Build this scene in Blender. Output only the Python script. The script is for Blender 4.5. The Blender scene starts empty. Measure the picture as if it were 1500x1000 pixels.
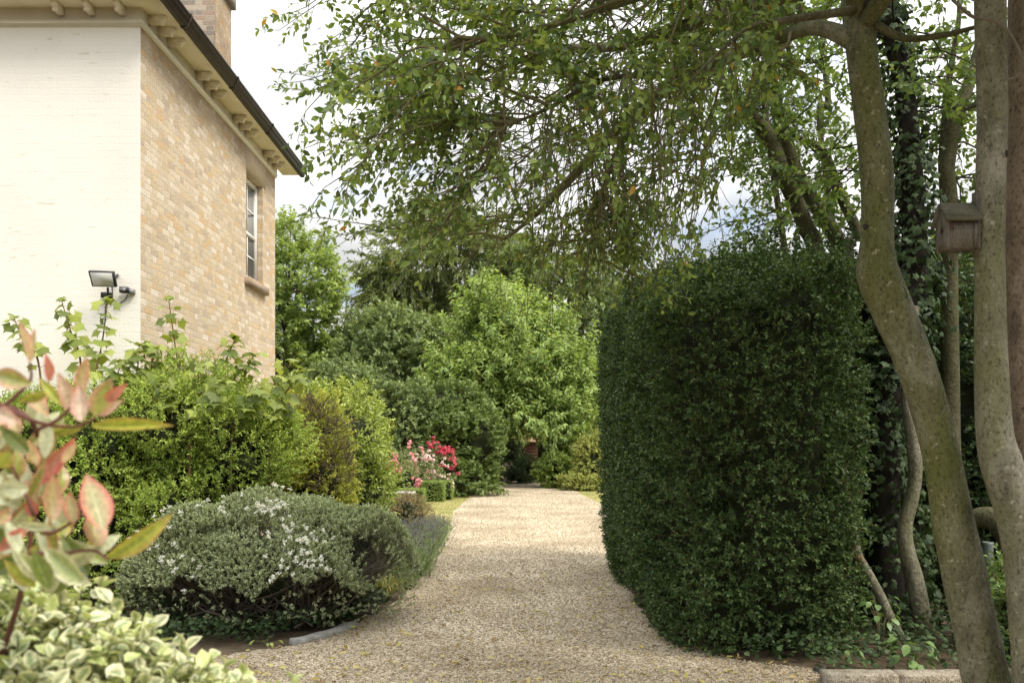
import bpy, math, random
import numpy as np
from mathutils import Vector

R = math.radians
scene = bpy.context.scene
COL = scene.collection

# ------------------------------------------------------------------ camera
EYE = 1.5
FPX = 1333.3                       # focal length in pixels of a 1500 px wide picture (32 mm on 36 mm)
cam_d = bpy.data.cameras.new("camera")
cam = bpy.data.objects.new("camera", cam_d)
COL.objects.link(cam)
cam.location = (0, 0, EYE)
cam.rotation_euler = (R(90), 0, 0)
cam_d.sensor_width = 36
cam_d.lens = 32
cam_d.shift_y = 0.1
cam_d.clip_start = 0.05
cam_d.clip_end = 3000
cam_d.dof.use_dof = True
cam_d.dof.focus_distance = 8.5
cam_d.dof.aperture_fstop = 5.2
scene.camera = cam

# ------------------------------------------------------------------ light
SUN_EL, SUN_AZ = 52, 128           # degrees; azimuth clockwise from straight ahead (+Y)
w = bpy.data.worlds.new("World")
scene.world = w
w.use_nodes = True
nt = w.node_tree
nt.nodes.clear()
N = nt.nodes.new
L = nt.links.new
out = N('ShaderNodeOutputWorld')
bg = N('ShaderNodeBackground')
bg.inputs['Strength'].default_value = 0.12
sky = N('ShaderNodeTexSky')
sky.sky_type = 'NISHITA'
sky.sun_disc = False
sky.sun_elevation = R(SUN_EL)
sky.sun_rotation = R(SUN_AZ)
sky.altitude = 50
sky.air_density = 1.0
sky.dust_density = 2.0
tc = N('ShaderNodeTexCoord')
sep = N('ShaderNodeSeparateXYZ')
L(tc.outputs['Generated'], sep.inputs[0])
add = N('ShaderNodeMath'); add.operation = 'ADD'; add.inputs[1].default_value = 0.25
mx = N('ShaderNodeMath'); mx.operation = 'MAXIMUM'; mx.inputs[1].default_value = 0.05
L(sep.outputs['Z'], mx.inputs[0]); L(mx.outputs[0], add.inputs[0])
dx = N('ShaderNodeMath'); dx.operation = 'DIVIDE'
dy = N('ShaderNodeMath'); dy.operation = 'DIVIDE'
L(sep.outputs['X'], dx.inputs[0]); L(add.outputs[0], dx.inputs[1])
L(sep.outputs['Y'], dy.inputs[0]); L(add.outputs[0], dy.inputs[1])
cmb = N('ShaderNodeCombineXYZ')
L(dx.outputs[0], cmb.inputs['X']); L(dy.outputs[0], cmb.inputs['Y'])
n1 = N('ShaderNodeTexNoise'); n1.inputs['Scale'].default_value = 1.9
n1.inputs['Detail'].default_value = 7; n1.inputs['Roughness'].default_value = 0.58
n1.inputs['Distortion'].default_value = 0.3
L(cmb.outputs[0], n1.inputs['Vector'])
r1 = N('ShaderNodeValToRGB')
r1.color_ramp.elements[0].position = 0.36; r1.color_ramp.elements[0].color = (.45, .45, .45, 1)
r1.color_ramp.elements[1].position = 0.5; r1.color_ramp.elements[1].color = (1, 1, 1, 1)
L(n1.outputs['Fac'], r1.inputs[0])
n2 = N('ShaderNodeTexNoise'); n2.inputs['Scale'].default_value = 3.1
n2.inputs['Detail'].default_value = 6
L(cmb.outputs[0], n2.inputs['Vector'])
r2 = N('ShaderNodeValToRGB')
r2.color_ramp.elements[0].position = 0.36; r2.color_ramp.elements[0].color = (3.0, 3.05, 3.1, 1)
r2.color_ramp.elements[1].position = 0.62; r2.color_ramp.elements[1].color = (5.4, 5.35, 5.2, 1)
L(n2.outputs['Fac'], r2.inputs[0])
mixc = N('ShaderNodeMix'); mixc.data_type = 'RGBA'
L(r1.outputs[0], mixc.inputs['Factor'])
L(sky.outputs[0], mixc.inputs['A']); L(r2.outputs[0], mixc.inputs['B'])
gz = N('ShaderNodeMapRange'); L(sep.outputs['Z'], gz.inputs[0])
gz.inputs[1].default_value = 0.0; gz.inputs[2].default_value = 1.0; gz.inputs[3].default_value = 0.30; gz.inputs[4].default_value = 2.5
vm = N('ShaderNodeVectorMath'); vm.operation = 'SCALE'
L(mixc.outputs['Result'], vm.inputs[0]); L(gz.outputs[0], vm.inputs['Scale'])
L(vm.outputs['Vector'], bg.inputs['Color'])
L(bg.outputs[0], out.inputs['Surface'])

sun_d = bpy.data.lights.new("sun", 'SUN')
sun_d.energy = 1.5
sun_d.angle = R(18)
sun_d.color = (1.0, 0.92, 0.8)
sun = bpy.data.objects.new("sun", sun_d)
COL.objects.link(sun)
S = Vector((math.cos(R(SUN_EL)) * math.sin(R(SUN_AZ)), math.cos(R(SUN_EL)) * math.cos(R(SUN_AZ)), math.sin(R(SUN_EL))))
sun.rotation_euler = S.to_track_quat('Z', 'Y').to_euler()
sun.location = (20, -20, 30)

scene.view_settings.view_transform = 'Standard'
scene.view_settings.look = 'None'
scene.view_settings.exposure = 1.3
scene.view_settings.gamma = 1
scene.cycles.max_bounces = 6
scene.cycles.diffuse_bounces = 4
scene.cycles.glossy_bounces = 3
scene.cycles.transmission_bounces = 4
scene.cycles.caustics_reflective = False
scene.cycles.caustics_refractive = False

# ------------------------------------------------------------------ helpers
def P(px, py, d):
    """world point seen at pixel (px, py) of the 1500x1000 picture at distance d"""
    return np.array([(px - 750) / FPX * d, d, EYE + (650 - py) / FPX * d])

def unit(v):
    v = np.asarray(v, float)
    return v / (np.linalg.norm(v, axis=-1, keepdims=True) + 1e-12)

def tag(o, label=None, cat=None, group=None, kind=None):
    if label: o["label"] = label
    if cat: o["category"] = cat
    if group: o["group"] = group
    if kind: o["kind"] = kind
    return o

def empty(name, loc, label, cat, group=None):
    o = bpy.data.objects.new(name, None)
    o.empty_display_size = 0.1
    COL.objects.link(o)
    o.location = loc
    return tag(o, label, cat, group)

def mesh(name, V, F, mat, parent=None, smooth=False, colors=None):
    """V Nx3 world coordinates; F list of arrays (each Mxk) or list of index tuples"""
    V = np.asarray(V, float)
    if parent is not None:
        V = V - np.array(parent_loc(parent))
    me = bpy.data.meshes.new(name)
    if len(F) and isinstance(F[0], np.ndarray) and F[0].ndim == 2:
        idx = np.concatenate([f.ravel() for f in F]).astype(np.int32)
        cnt = np.concatenate([np.full(len(f), f.shape[1]) for f in F]).astype(np.int32)
    else:
        idx = np.array([i for f in F for i in f], np.int32)
        cnt = np.array([len(f) for f in F], np.int32)
    st = np.concatenate([[0], np.cumsum(cnt)[:-1]]).astype(np.int32)
    me.vertices.add(len(V)); me.vertices.foreach_set('co', V.astype(np.float32).ravel())
    me.loops.add(len(idx)); me.loops.foreach_set('vertex_index', idx)
    me.polygons.add(len(cnt)); me.polygons.foreach_set('loop_start', st)
    me.polygons.foreach_set('loop_total', cnt)
    if smooth:
        me.polygons.foreach_set('use_smooth', np.ones(len(cnt), bool))
    if colors is not None:
        a = me.color_attributes.new('pigment', 'FLOAT_COLOR', 'POINT')
        c4 = np.ones((len(V), 4), np.float32); c4[:, :3] = colors
        a.data.foreach_set('color', c4.ravel())
    me.update(calc_edges=True)
    me.validate()
    o = bpy.data.objects.new(name, me)
    COL.objects.link(o)
    if mat: me.materials.append(mat)
    if parent is not None:
        o.parent = parent
    return o

def parent_loc(p):
    l = Vector(p.location)
    q = p.parent
    while q is not None:
        l = l + q.location
        q = q.parent
    return tuple(l)

class MB:
    """collects boxes, tubes and sheets into one mesh"""
    def __init__(s): s.V = []; s.F = []; s.n = 0
    def add(s, V, F):
        V = np.asarray(V, float)
        s.F += [tuple(int(i) + s.n for i in f) for f in F]
        s.V.append(V); s.n += len(V)
        return s
    def box(s, x0, x1, y0, y1, z0, z1):
        v = [(x, y, z) for x in (x0, x1) for y in (y0, y1) for z in (z0, z1)]
        return s.add(v, [(0, 1, 3, 2), (4, 6, 7, 5), (0, 4, 5, 1), (2, 3, 7, 6), (0, 2, 6, 4), (1, 5, 7, 3)])
    def tube(s, pts, rad, sides=8, bump=0.0, seed=0):
        V, F = tube_geo(pts, rad, sides, bump, seed)
        return s.add(V, F)
    def build(s, name, mat, parent=None, smooth=False):
        return mesh(name, np.concatenate(s.V), s.F, mat, parent, smooth)

def smooth_path(pts, n):
    """Catmull-Rom resample; pts Nxk"""
    pts = np.asarray(pts, float)
    p = np.vstack([2 * pts[0] - pts[1], pts, 2 * pts[-1] - pts[-2]])
    m = len(pts) - 1
    t = np.linspace(0, m - 1e-6, n)
    i = t.astype(int); f = (t - i)[:, None]
    a, b, c, d = p[i], p[i + 1], p[i + 2], p[i + 3]
    return 0.5 * (2 * b + (c - a) * f + (2 * a - 5 * b + 4 * c - d) * f ** 2 + (3 * b - a - 3 * c + d) * f ** 3)

def tube_geo(pts, rad, sides=8, bump=0.0, seed=0):
    pts = np.asarray(pts, float); rad = np.broadcast_to(np.asarray(rad, float), (len(pts),))
    T = unit(np.gradient(pts, axis=0))
    up = np.array([0, 0, 1.0]) if abs(T[0][2]) < 0.9 else np.array([1.0, 0, 0])
    V = []
    rs = np.random.RandomState(seed)
    ph = rs.rand(6) * 6.28
    for k in range(len(pts)):
        s_ = unit(np.cross(T[k], up)); u_ = np.cross(s_, T[k]); up = u_
        a = np.arange(sides) * 2 * math.pi / sides
        rr = rad[k] * np.ones(sides)
        if bump:
            z = pts[k][2]
            rr = rr * (1 + bump * (0.5 * np.sin(2 * a + ph[0] + 1.7 * z) + 0.35 * np.sin(3 * a + ph[1] - 2.9 * z) + 0.3 * np.sin(5 * a + ph[2] + 7 * z) + 0.4 * math.sin(5 * z + ph[3])))
        V.append(pts[k] + (np.cos(a)[:, None] * s_ + np.sin(a)[:, None] * u_) * rr[:, None])
    V = np.concatenate(V)
    F = []
    for k in range(len(pts) - 1):
        for j in range(sides):
            j2 = (j + 1) % sides
            F.append((k * sides + j, k * sides + j2, (k + 1) * sides + j2, (k + 1) * sides + j))
    F.append(tuple(range(sides))[::-1]); F.append(tuple(range((len(pts) - 1) * sides, len(pts) * sides)))
    return V, F

def twigs_geo(paths, r0, r1, sides=3):
    """many thin tubes at once; paths MxKx3"""
    M, K, _ = paths.shape
    T = unit(np.gradient(paths, axis=1))
    ref = np.where(np.abs(T[..., 2:3]) < 0.9, np.array([0, 0, 1.0]), np.array([1.0, 0, 0]))
    s_ = unit(np.cross(T, ref)); u_ = np.cross(s_, T)
    t = np.linspace(0, 1, K)[None, :, None]
    r0 = np.broadcast_to(np.asarray(r0, float).reshape(-1, 1, 1), (M, 1, 1)); r1 = np.broadcast_to(np.asarray(r1, float).reshape(-1, 1, 1), (M, 1, 1))
    r = r0 + (r1 - r0) * t
    V = np.stack([paths + r * (math.cos(a) * s_ + math.sin(a) * u_) for a in np.arange(sides) * 2 * math.pi / sides], 2)
    base = (np.arange(M) * K * sides)[:, None, None] + (np.arange(K - 1) * sides)[None, :, None]
    j = np.arange(sides)[None, None, :]; j2 = (np.arange(sides) + 1) % sides
    F = np.stack([base + j, base + j2[None, None], base + sides + j2[None, None], base + sides + j], -1).reshape(-1, 4)
    return V.reshape(-1, 3), [F]

# leaf templates: x across, y along, z up; faces as index arrays
def T_fold(droop=0.1, fold=0.12):
    V = np.array([(0, 0, 0), (-.5, .45, fold), (0, 1, -droop), (.5, .45, fold)])
    return V, [np.array([(0, 2, 1), (0, 3, 2)])]
def T_leaf(droop=0.15, fold=0.1):
    V = np.array([(0, 0, 0), (-.36, .28, fold), (0, .3, 0.02), (.36, .28, fold), (-.42, .6, fold * .8 - droop * .3), (0, .62, -droop * .3), (.42, .6, fold * .8 - droop * .3), (0, 1, -droop)])
    F3 = np.array([(0, 2, 1), (0, 3, 2), (4, 5, 7), (5, 6, 7)])
    F4 = np.array([(1, 2, 5, 4), (2, 3, 6, 5)])
    return V, [F3, F4]
def T_lobed(lobes=5, deep=0.45, droop=0.18):
    # palmate leaf, stalk joins near y=0
    out_ = []
    ang = np.linspace(-125, 125, lobes)
    ln = 0.45 + 0.55 * np.cos(np.radians(ang) * 0.62)
    for k in range(lobes):
        a = math.radians(ang[k])
        out_.append((a - 0.14, ln[k] * 0.72)); out_.append((a, ln[k])); out_.append((a + 0.14, ln[k] * 0.72))
        if k < lobes - 1:
            b = math.radians((ang[k] + ang[k + 1]) / 2)
            out_.append((b, (ln[k] + ln[k + 1]) / 2 * (1 - deep)))
    V = [(0, 0.0, 0.03)]
    for a, r in out_:
        V.append((math.sin(a) * r * .62, math.cos(a) * r * .62, -droop * r * r))
    n = len(out_)
    V = np.array(V); V[:, 1] += 0.3 * 0
    F = np.array([(0, i + 1, i) for i in range(1, n)])
    return V, [F]
def T_blade():
    V = np.array([(-.5, 0, 0), (.5, 0, 0), (-.4, .5, .04), (.4, .5, .04), (0, 1, -.12)])
    return V, [np.array([(0, 1, 3, 2)]), np.array([(2, 3, 4)])]
FOLD, LEAF, MAPLE, IVY, BLADE = T_fold(), T_leaf(), T_lobed(5, .33, .2), T_lobed(5, .3, .2), T_blade()

def leaves_geo(pos, dirv, nrm, ln, wd, tpl):
    TV, TF = tpl
    Y = unit(dirv)
    Z = unit(nrm - (nrm * Y).sum(-1, keepdims=True) * Y)
    X = np.cross(Y, Z)
    ln = np.broadcast_to(np.asarray(ln, float), (len(pos),))[:, None, None]
    wd = np.broadcast_to(np.asarray(wd, float), (len(pos),))[:, None, None]
    V = pos[:, None, :] + TV[None, :, 0:1] * wd * X[:, None] + TV[None, :, 1:2] * ln * Y[:, None] + TV[None, :, 2:3] * ln * Z[:, None]
    nv = len(TV)
    off = (np.arange(len(pos)) * nv)
    F = [(off[:, None, None] + f[None]).reshape(-1, f.shape[1]) for f in TF]
    return V.reshape(-1, 3), F

def rnd_unit(rng, n):
    return unit(rng.normal(size=(n, 3)))

def shoots(rng, base, axis, length, nleaf, spread=0.9, droop=0.25, sag=0.15, t0=0.1, up=0.6):
    """leaves along many short shoots. returns pos, dir, nrm and shoot paths"""
    n = len(base)
    length = np.broadcast_to(np.asarray(length, float), (n,))[:, None]
    axis = unit(axis)
    K = 4
    tt = np.linspace(0, 1, K)[None, :, None]
    g = np.array([0, 0, -1.0])
    paths = base[:, None] + axis[:, None] * length[:, None] * tt + g * length[:, None] * sag * tt ** 2
    t = (t0 + (1 - t0) * (np.arange(nleaf)[None] + rng.random((n, nleaf))) / nleaf)[..., None]
    pos = base[:, None] + axis[:, None] * length[:, None] * t + g * length[:, None] * sag * t ** 2
    tang = axis[:, None] + g * 2 * sag * t
    ref = np.where(np.abs(axis[:, 2:3]) < 0.9, np.array([0, 0, 1.0]), np.array([1.0, 0, 0]))
    s_ = unit(np.cross(axis, ref)); u_ = np.cross(s_, axis)
    ph = (rng.random((n, 1)) * 6.28 + np.arange(nleaf)[None] * 2.4 + rng.normal(0, .3, (n, nleaf)))[..., None]
    rad = np.cos(ph) * s_[:, None] + np.sin(ph) * u_[:, None]
    d = tang * (0.55 + 0.6 * t) + rad * spread + g * droop + rng.normal(0, .18, pos.shape)
    nr = tang * 0.5 + np.array([0, 0, 1.0]) * up + rng.normal(0, .35, pos.shape)
    return pos.reshape(-1, 3), d.reshape(-1, 3), nr.reshape(-1, 3), paths

def lumpy(rng, amp, freq):
    k = rng.normal(0, freq, (6, 3)); ph = rng.random(6) * 6.28
    a = amp / np.sqrt(6) * 1.6
    return lambda q: 1 + a * np.sin(q @ k.T + ph).sum(-1)

def lobes_surface(rng, lobes, n, amp=0.12, freq=3.0, shell=(0.8, 1.0), zmin=0.0):
    lobes = [tuple(l) for l in lobes]
    ar = np.array([(l[3] * l[4] + l[3] * l[5] + l[4] * l[5]) for l in lobes]); ar /= ar.sum()
    fs = [lumpy(rng, amp, freq) for _ in lobes]
    which = rng.choice(len(lobes), n, p=ar)
    Pn = np.zeros((n, 3)); Nn = np.zeros((n, 3)); keep = np.ones(n, bool)
    for i, l in enumerate(lobes):
        m = which == i
        q = rnd_unit(rng, m.sum())
        rad = np.array(l[3:6]); c = np.array(l[:3])
        rr = fs[i](q) * (shell[0] + (shell[1] - shell[0]) * rng.random(m.sum()) ** 0.6)
        Pn[m] = c + q * rad * rr[:, None]
        Nn[m] = unit(q / rad)
    for i, l in enumerate(lobes):
        q = (Pn - np.array(l[:3])) / np.array(l[3:6])
        ins = (np.linalg.norm(q, axis=1) < 0.72) & (which != i)
        keep &= ~ins
    keep &= Pn[:, 2] > zmin
    return Pn[keep], Nn[keep]

def lobe_core(lobes, k, rng, amp=0.12, zmin=0.0, nu=18, nv=12):
    mb = MB()
    for l in lobes:
        c = np.array(l[:3]); r = np.array(l[3:6]) * k
        f = lumpy(rng, amp, 3.0)
        V = []
        for i in range(nv + 1):
            th = math.pi * i / nv
            for j in range(nu):
                a = 2 * math.pi * j / nu
                V.append((math.sin(th) * math.cos(a), math.sin(th) * math.sin(a), math.cos(th)))
        q = np.array(V)
        V = c + q * r * f(q)[:, None]
        V[:, 2] = np.maximum(V[:, 2], zmin)
        F = []
        for i in range(nv):
            for j in range(nu):
                j2 = (j + 1) % nu
                F.append((i * nu + j, (i + 1) * nu + j, (i + 1) * nu + j2, i * nu + j2))
        mb.add(V, F)
    return mb

# ------------------------------------------------------------------ materials
def new_mat(name):
    m = bpy.data.materials.new(name); m.use_nodes = True
    t = m.node_tree; t.nodes.clear()
    o = t.nodes.new('ShaderNodeOutputMaterial')
    return m, t, o

def ramp(t, cols, pos=None, interp='LINEAR'):
    r = t.nodes.new('ShaderNodeValToRGB')
    cr = r.color_ramp; cr.interpolation = interp
    while len(cr.elements) < len(cols): cr.elements.new(0.5)
    for i, c in enumerate(cols):
        cr.elements[i].position = (i / (len(cols) - 1)) if pos is None else pos[i]
        cr.elements[i].color = (c[0], c[1], c[2], 1)
    return r

def soft(c, k=.13):
    g_ = .3 * c[0] + .6 * c[1] + .1 * c[2]
    return tuple(x * (1 - k) + g_ * k for x in c)

def leaf_mat(name, cols, trans=0.3, rough=0.45, spec=0.35, pigment=False, tint=(1.25, 1.2, 0.6), nscale=0.9, vary=0.5, gain=1.9):
    m, t, o = new_mat(name)
    n = t.nodes.new; l = t.links.new
    pr = n('ShaderNodeBsdfPrincipled'); pr.inputs['Roughness'].default_value = rough
    pr.inputs['Specular IOR Level'].default_value = spec
    if pigment:
        a = n('ShaderNodeAttribute'); a.attribute_name = 'pigment'; c = a.outputs['Color']
        nz = n('ShaderNodeTexNoise'); nz.inputs['Scale'].default_value = 60
        mm = n('ShaderNodeMix'); mm.data_type = 'RGBA'; mm.blend_type = 'MULTIPLY'; mm.inputs['Factor'].default_value = 0.6
        l(c, mm.inputs['A'])
        rr_ = ramp(t, [(0.5, 0.5, 0.5), (1.2, 1.2, 1.2)], [0.3, 0.7]); l(nz.outputs['Fac'], rr_.inputs[0]); l(rr_.outputs[0], mm.inputs['B'])
        c = mm.outputs['Result']
    else:
        g = n('ShaderNodeNewGeometry')
        nz = n('ShaderNodeTexNoise'); nz.inputs['Scale'].default_value = nscale; nz.inputs['Detail'].default_value = 3
        tcx = n('ShaderNodeTexCoord'); l(tcx.outputs['Object'], nz.inputs['Vector'])
        ma = n('ShaderNodeMapRange'); ma.inputs[1].default_value = 0.3; ma.inputs[2].default_value = 0.7
        l(nz.outputs['Fac'], ma.inputs[0])
        mxx = n('ShaderNodeMix'); mxx.inputs['Factor'].default_value = vary * 0.6
        l(g.outputs['Random Per Island'], mxx.inputs['A']); l(ma.outputs[0], mxx.inputs['B'])
        r = ramp(t, [tuple(min(.8, x * gain * (k_ if gain > 1 else 1)) for x, k_ in zip(soft(cc) if gain > 1 else cc, (1.08, 1.0, .88))) for cc in cols]); l(mxx.outputs['Result'], r.inputs[0]); c = r.outputs[0]
    l(c, pr.inputs['Base Color'])
    tr = n('ShaderNodeBsdfTranslucent')
    tm = n('ShaderNodeMix'); tm.data_type = 'RGBA'; tm.blend_type = 'MULTIPLY'; tm.inputs['Factor'].default_value = 1
    l(c, tm.inputs['A']); tm.inputs['B'].default_value = (*tint, 1)
    l(tm.outputs['Result'], tr.inputs['Color'])
    ms = n('ShaderNodeMixShader'); ms.inputs[0].default_value = trans
    l(pr.outputs[0], ms.inputs[1]); l(tr.outputs[0], ms.inputs[2])
    l(ms.outputs[0], o.inputs['Surface'])
    return m

def rough_mat(name, cols, scale=6.0, rough=0.85, bump=0.3, bscale=None, stretch=(1, 1, 1), detail=8, pos=None, spec=0.2, metal=0, bdist=0.01, fine=0.0):
    m, t, o = new_mat(name)
    n = t.nodes.new; l = t.links.new
    pr = n('ShaderNodeBsdfPrincipled'); pr.inputs['Roughness'].default_value = rough
    pr.inputs['Specular IOR Level'].default_value = spec; pr.inputs['Metallic'].default_value = metal
    tcx = n('ShaderNodeTexCoord'); mp = n('ShaderNodeMapping'); mp.inputs['Scale'].default_value = stretch
    l(tcx.outputs['Object'], mp.inputs[0])
    nz = n('ShaderNodeTexNoise'); nz.inputs['Scale'].default_value = scale; nz.inputs['Detail'].default_value = detail; nz.inputs['Roughness'].default_value = 0.6
    l(mp.outputs[0], nz.inputs['Vector'])
    r = ramp(t, cols, pos if pos else [0.3 + 0.4 * i / max(1, len(cols) - 1) for i in range(len(cols))])
    l(nz.outputs['Fac'], r.inputs[0]); c = r.outputs[0]
    if fine:
        nf = n('ShaderNodeTexNoise'); nf.inputs['Scale'].default_value = scale * 14; nf.inputs['Detail'].default_value = 4
        l(mp.outputs[0], nf.inputs['Vector'])
        rf = ramp(t, [(1 - fine,) * 3, (1 + fine * .6,) * 3], [0.35, 0.65]); l(nf.outputs['Fac'], rf.inputs[0])
        mm = n('ShaderNodeMix'); mm.data_type = 'RGBA'; mm.blend_type = 'MULTIPLY'; mm.inputs['Factor'].default_value = 1
        l(c, mm.inputs['A']); l(rf.outputs[0], mm.inputs['B']); c = mm.outputs['Result']
    l(c, pr.inputs['Base Color'])
    nb = n('ShaderNodeTexNoise'); nb.inputs['Scale'].default_value = bscale or scale * 5; nb.inputs['Detail'].default_value = 8
    l(mp.outputs[0], nb.inputs['Vector'])
    b = n('ShaderNodeBump'); b.inputs['Strength'].default_value = bump; b.inputs['Distance'].default_value = bdist
    l(nb.outputs['Fac'], b.inputs['Height']); l(b.outputs[0], pr.inputs['Normal'])
    l(pr.outputs[0], o.inputs['Surface'])
    return m

def bark_mat(name, dark, mid, light, green, lichen=0.5, moss=0.5, spec=0.2):
    m, t, o = new_mat(name)
    n = t.nodes.new; l = t.links.new
    pr = n('ShaderNodeBsdfPrincipled'); pr.inputs['Roughness'].default_value = 0.8; pr.inputs['Specular IOR Level'].default_value = spec
    tcx = n('ShaderNodeTexCoord')
    def noise(sc, st, det=8):
        mp = n('ShaderNodeMapping'); mp.inputs['Scale'].default_value = st; l(tcx.outputs['Object'], mp.inputs[0])
        z = n('ShaderNodeTexNoise'); z.inputs['Scale'].default_value = sc; z.inputs['Detail'].default_value = det; z.inputs['Roughness'].default_value = 0.62
        l(mp.outputs[0], z.inputs['Vector']); return z.outputs['Fac']
    a = ramp(t, [dark, mid, light], [0.32, 0.5, 0.7]); l(noise(9, (1, 1, .45)), a.inputs[0])
    gm = ramp(t, [(0, 0, 0), (moss,) * 3], [0.42, 0.62]); l(noise(2.6, (1, 1, .35)), gm.inputs[0])
    m1 = n('ShaderNodeMix'); m1.data_type = 'RGBA'; l(gm.outputs[0], m1.inputs['Factor']); l(a.outputs[0], m1.inputs['A']); m1.inputs['B'].default_value = (*green, 1)
    lm = ramp(t, [(0, 0, 0), (lichen,) * 3], [0.60, 0.68]); l(noise(26, (1, 1, 1), 5), lm.inputs[0])
    m2 = n('ShaderNodeMix'); m2.data_type = 'RGBA'; l(lm.outputs[0], m2.inputs['Factor']); l(m1.outputs['Result'], m2.inputs['A']); m2.inputs['B'].default_value = (light[0] * 1.5, light[1] * 1.5, light[2] * 1.5, 1)
    sp = ramp(t, [(.35,) * 3, (1,) * 3, (1.25,) * 3], [0.34, 0.46, .68]); l(noise(70, (1, 1, .6), 6), sp.inputs[0])
    m3 = n('ShaderNodeMix'); m3.data_type = 'RGBA'; m3.blend_type = 'MULTIPLY'; m3.inputs['Factor'].default_value = 0.9
    l(m2.outputs['Result'], m3.inputs['A']); l(sp.outputs[0], m3.inputs['B'])
    l(m3.outputs['Result'], pr.inputs['Base Color'])
    b = n('ShaderNodeBump'); b.inputs['Strength'].default_value = 0.9; b.inputs['Distance'].default_value = 0.014
    hm = n('ShaderNodeMath'); hm.operation = 'ADD'; l(noise(14, (1, 1, 1.8)), hm.inputs[0]); l(noise(60, (1, 1, .6)), hm.inputs[1])
    l(hm.outputs[0], b.inputs['Height']); l(b.outputs[0], pr.inputs['Normal'])
    l(pr.outputs[0], o.inputs['Surface'])
    return m

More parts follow.
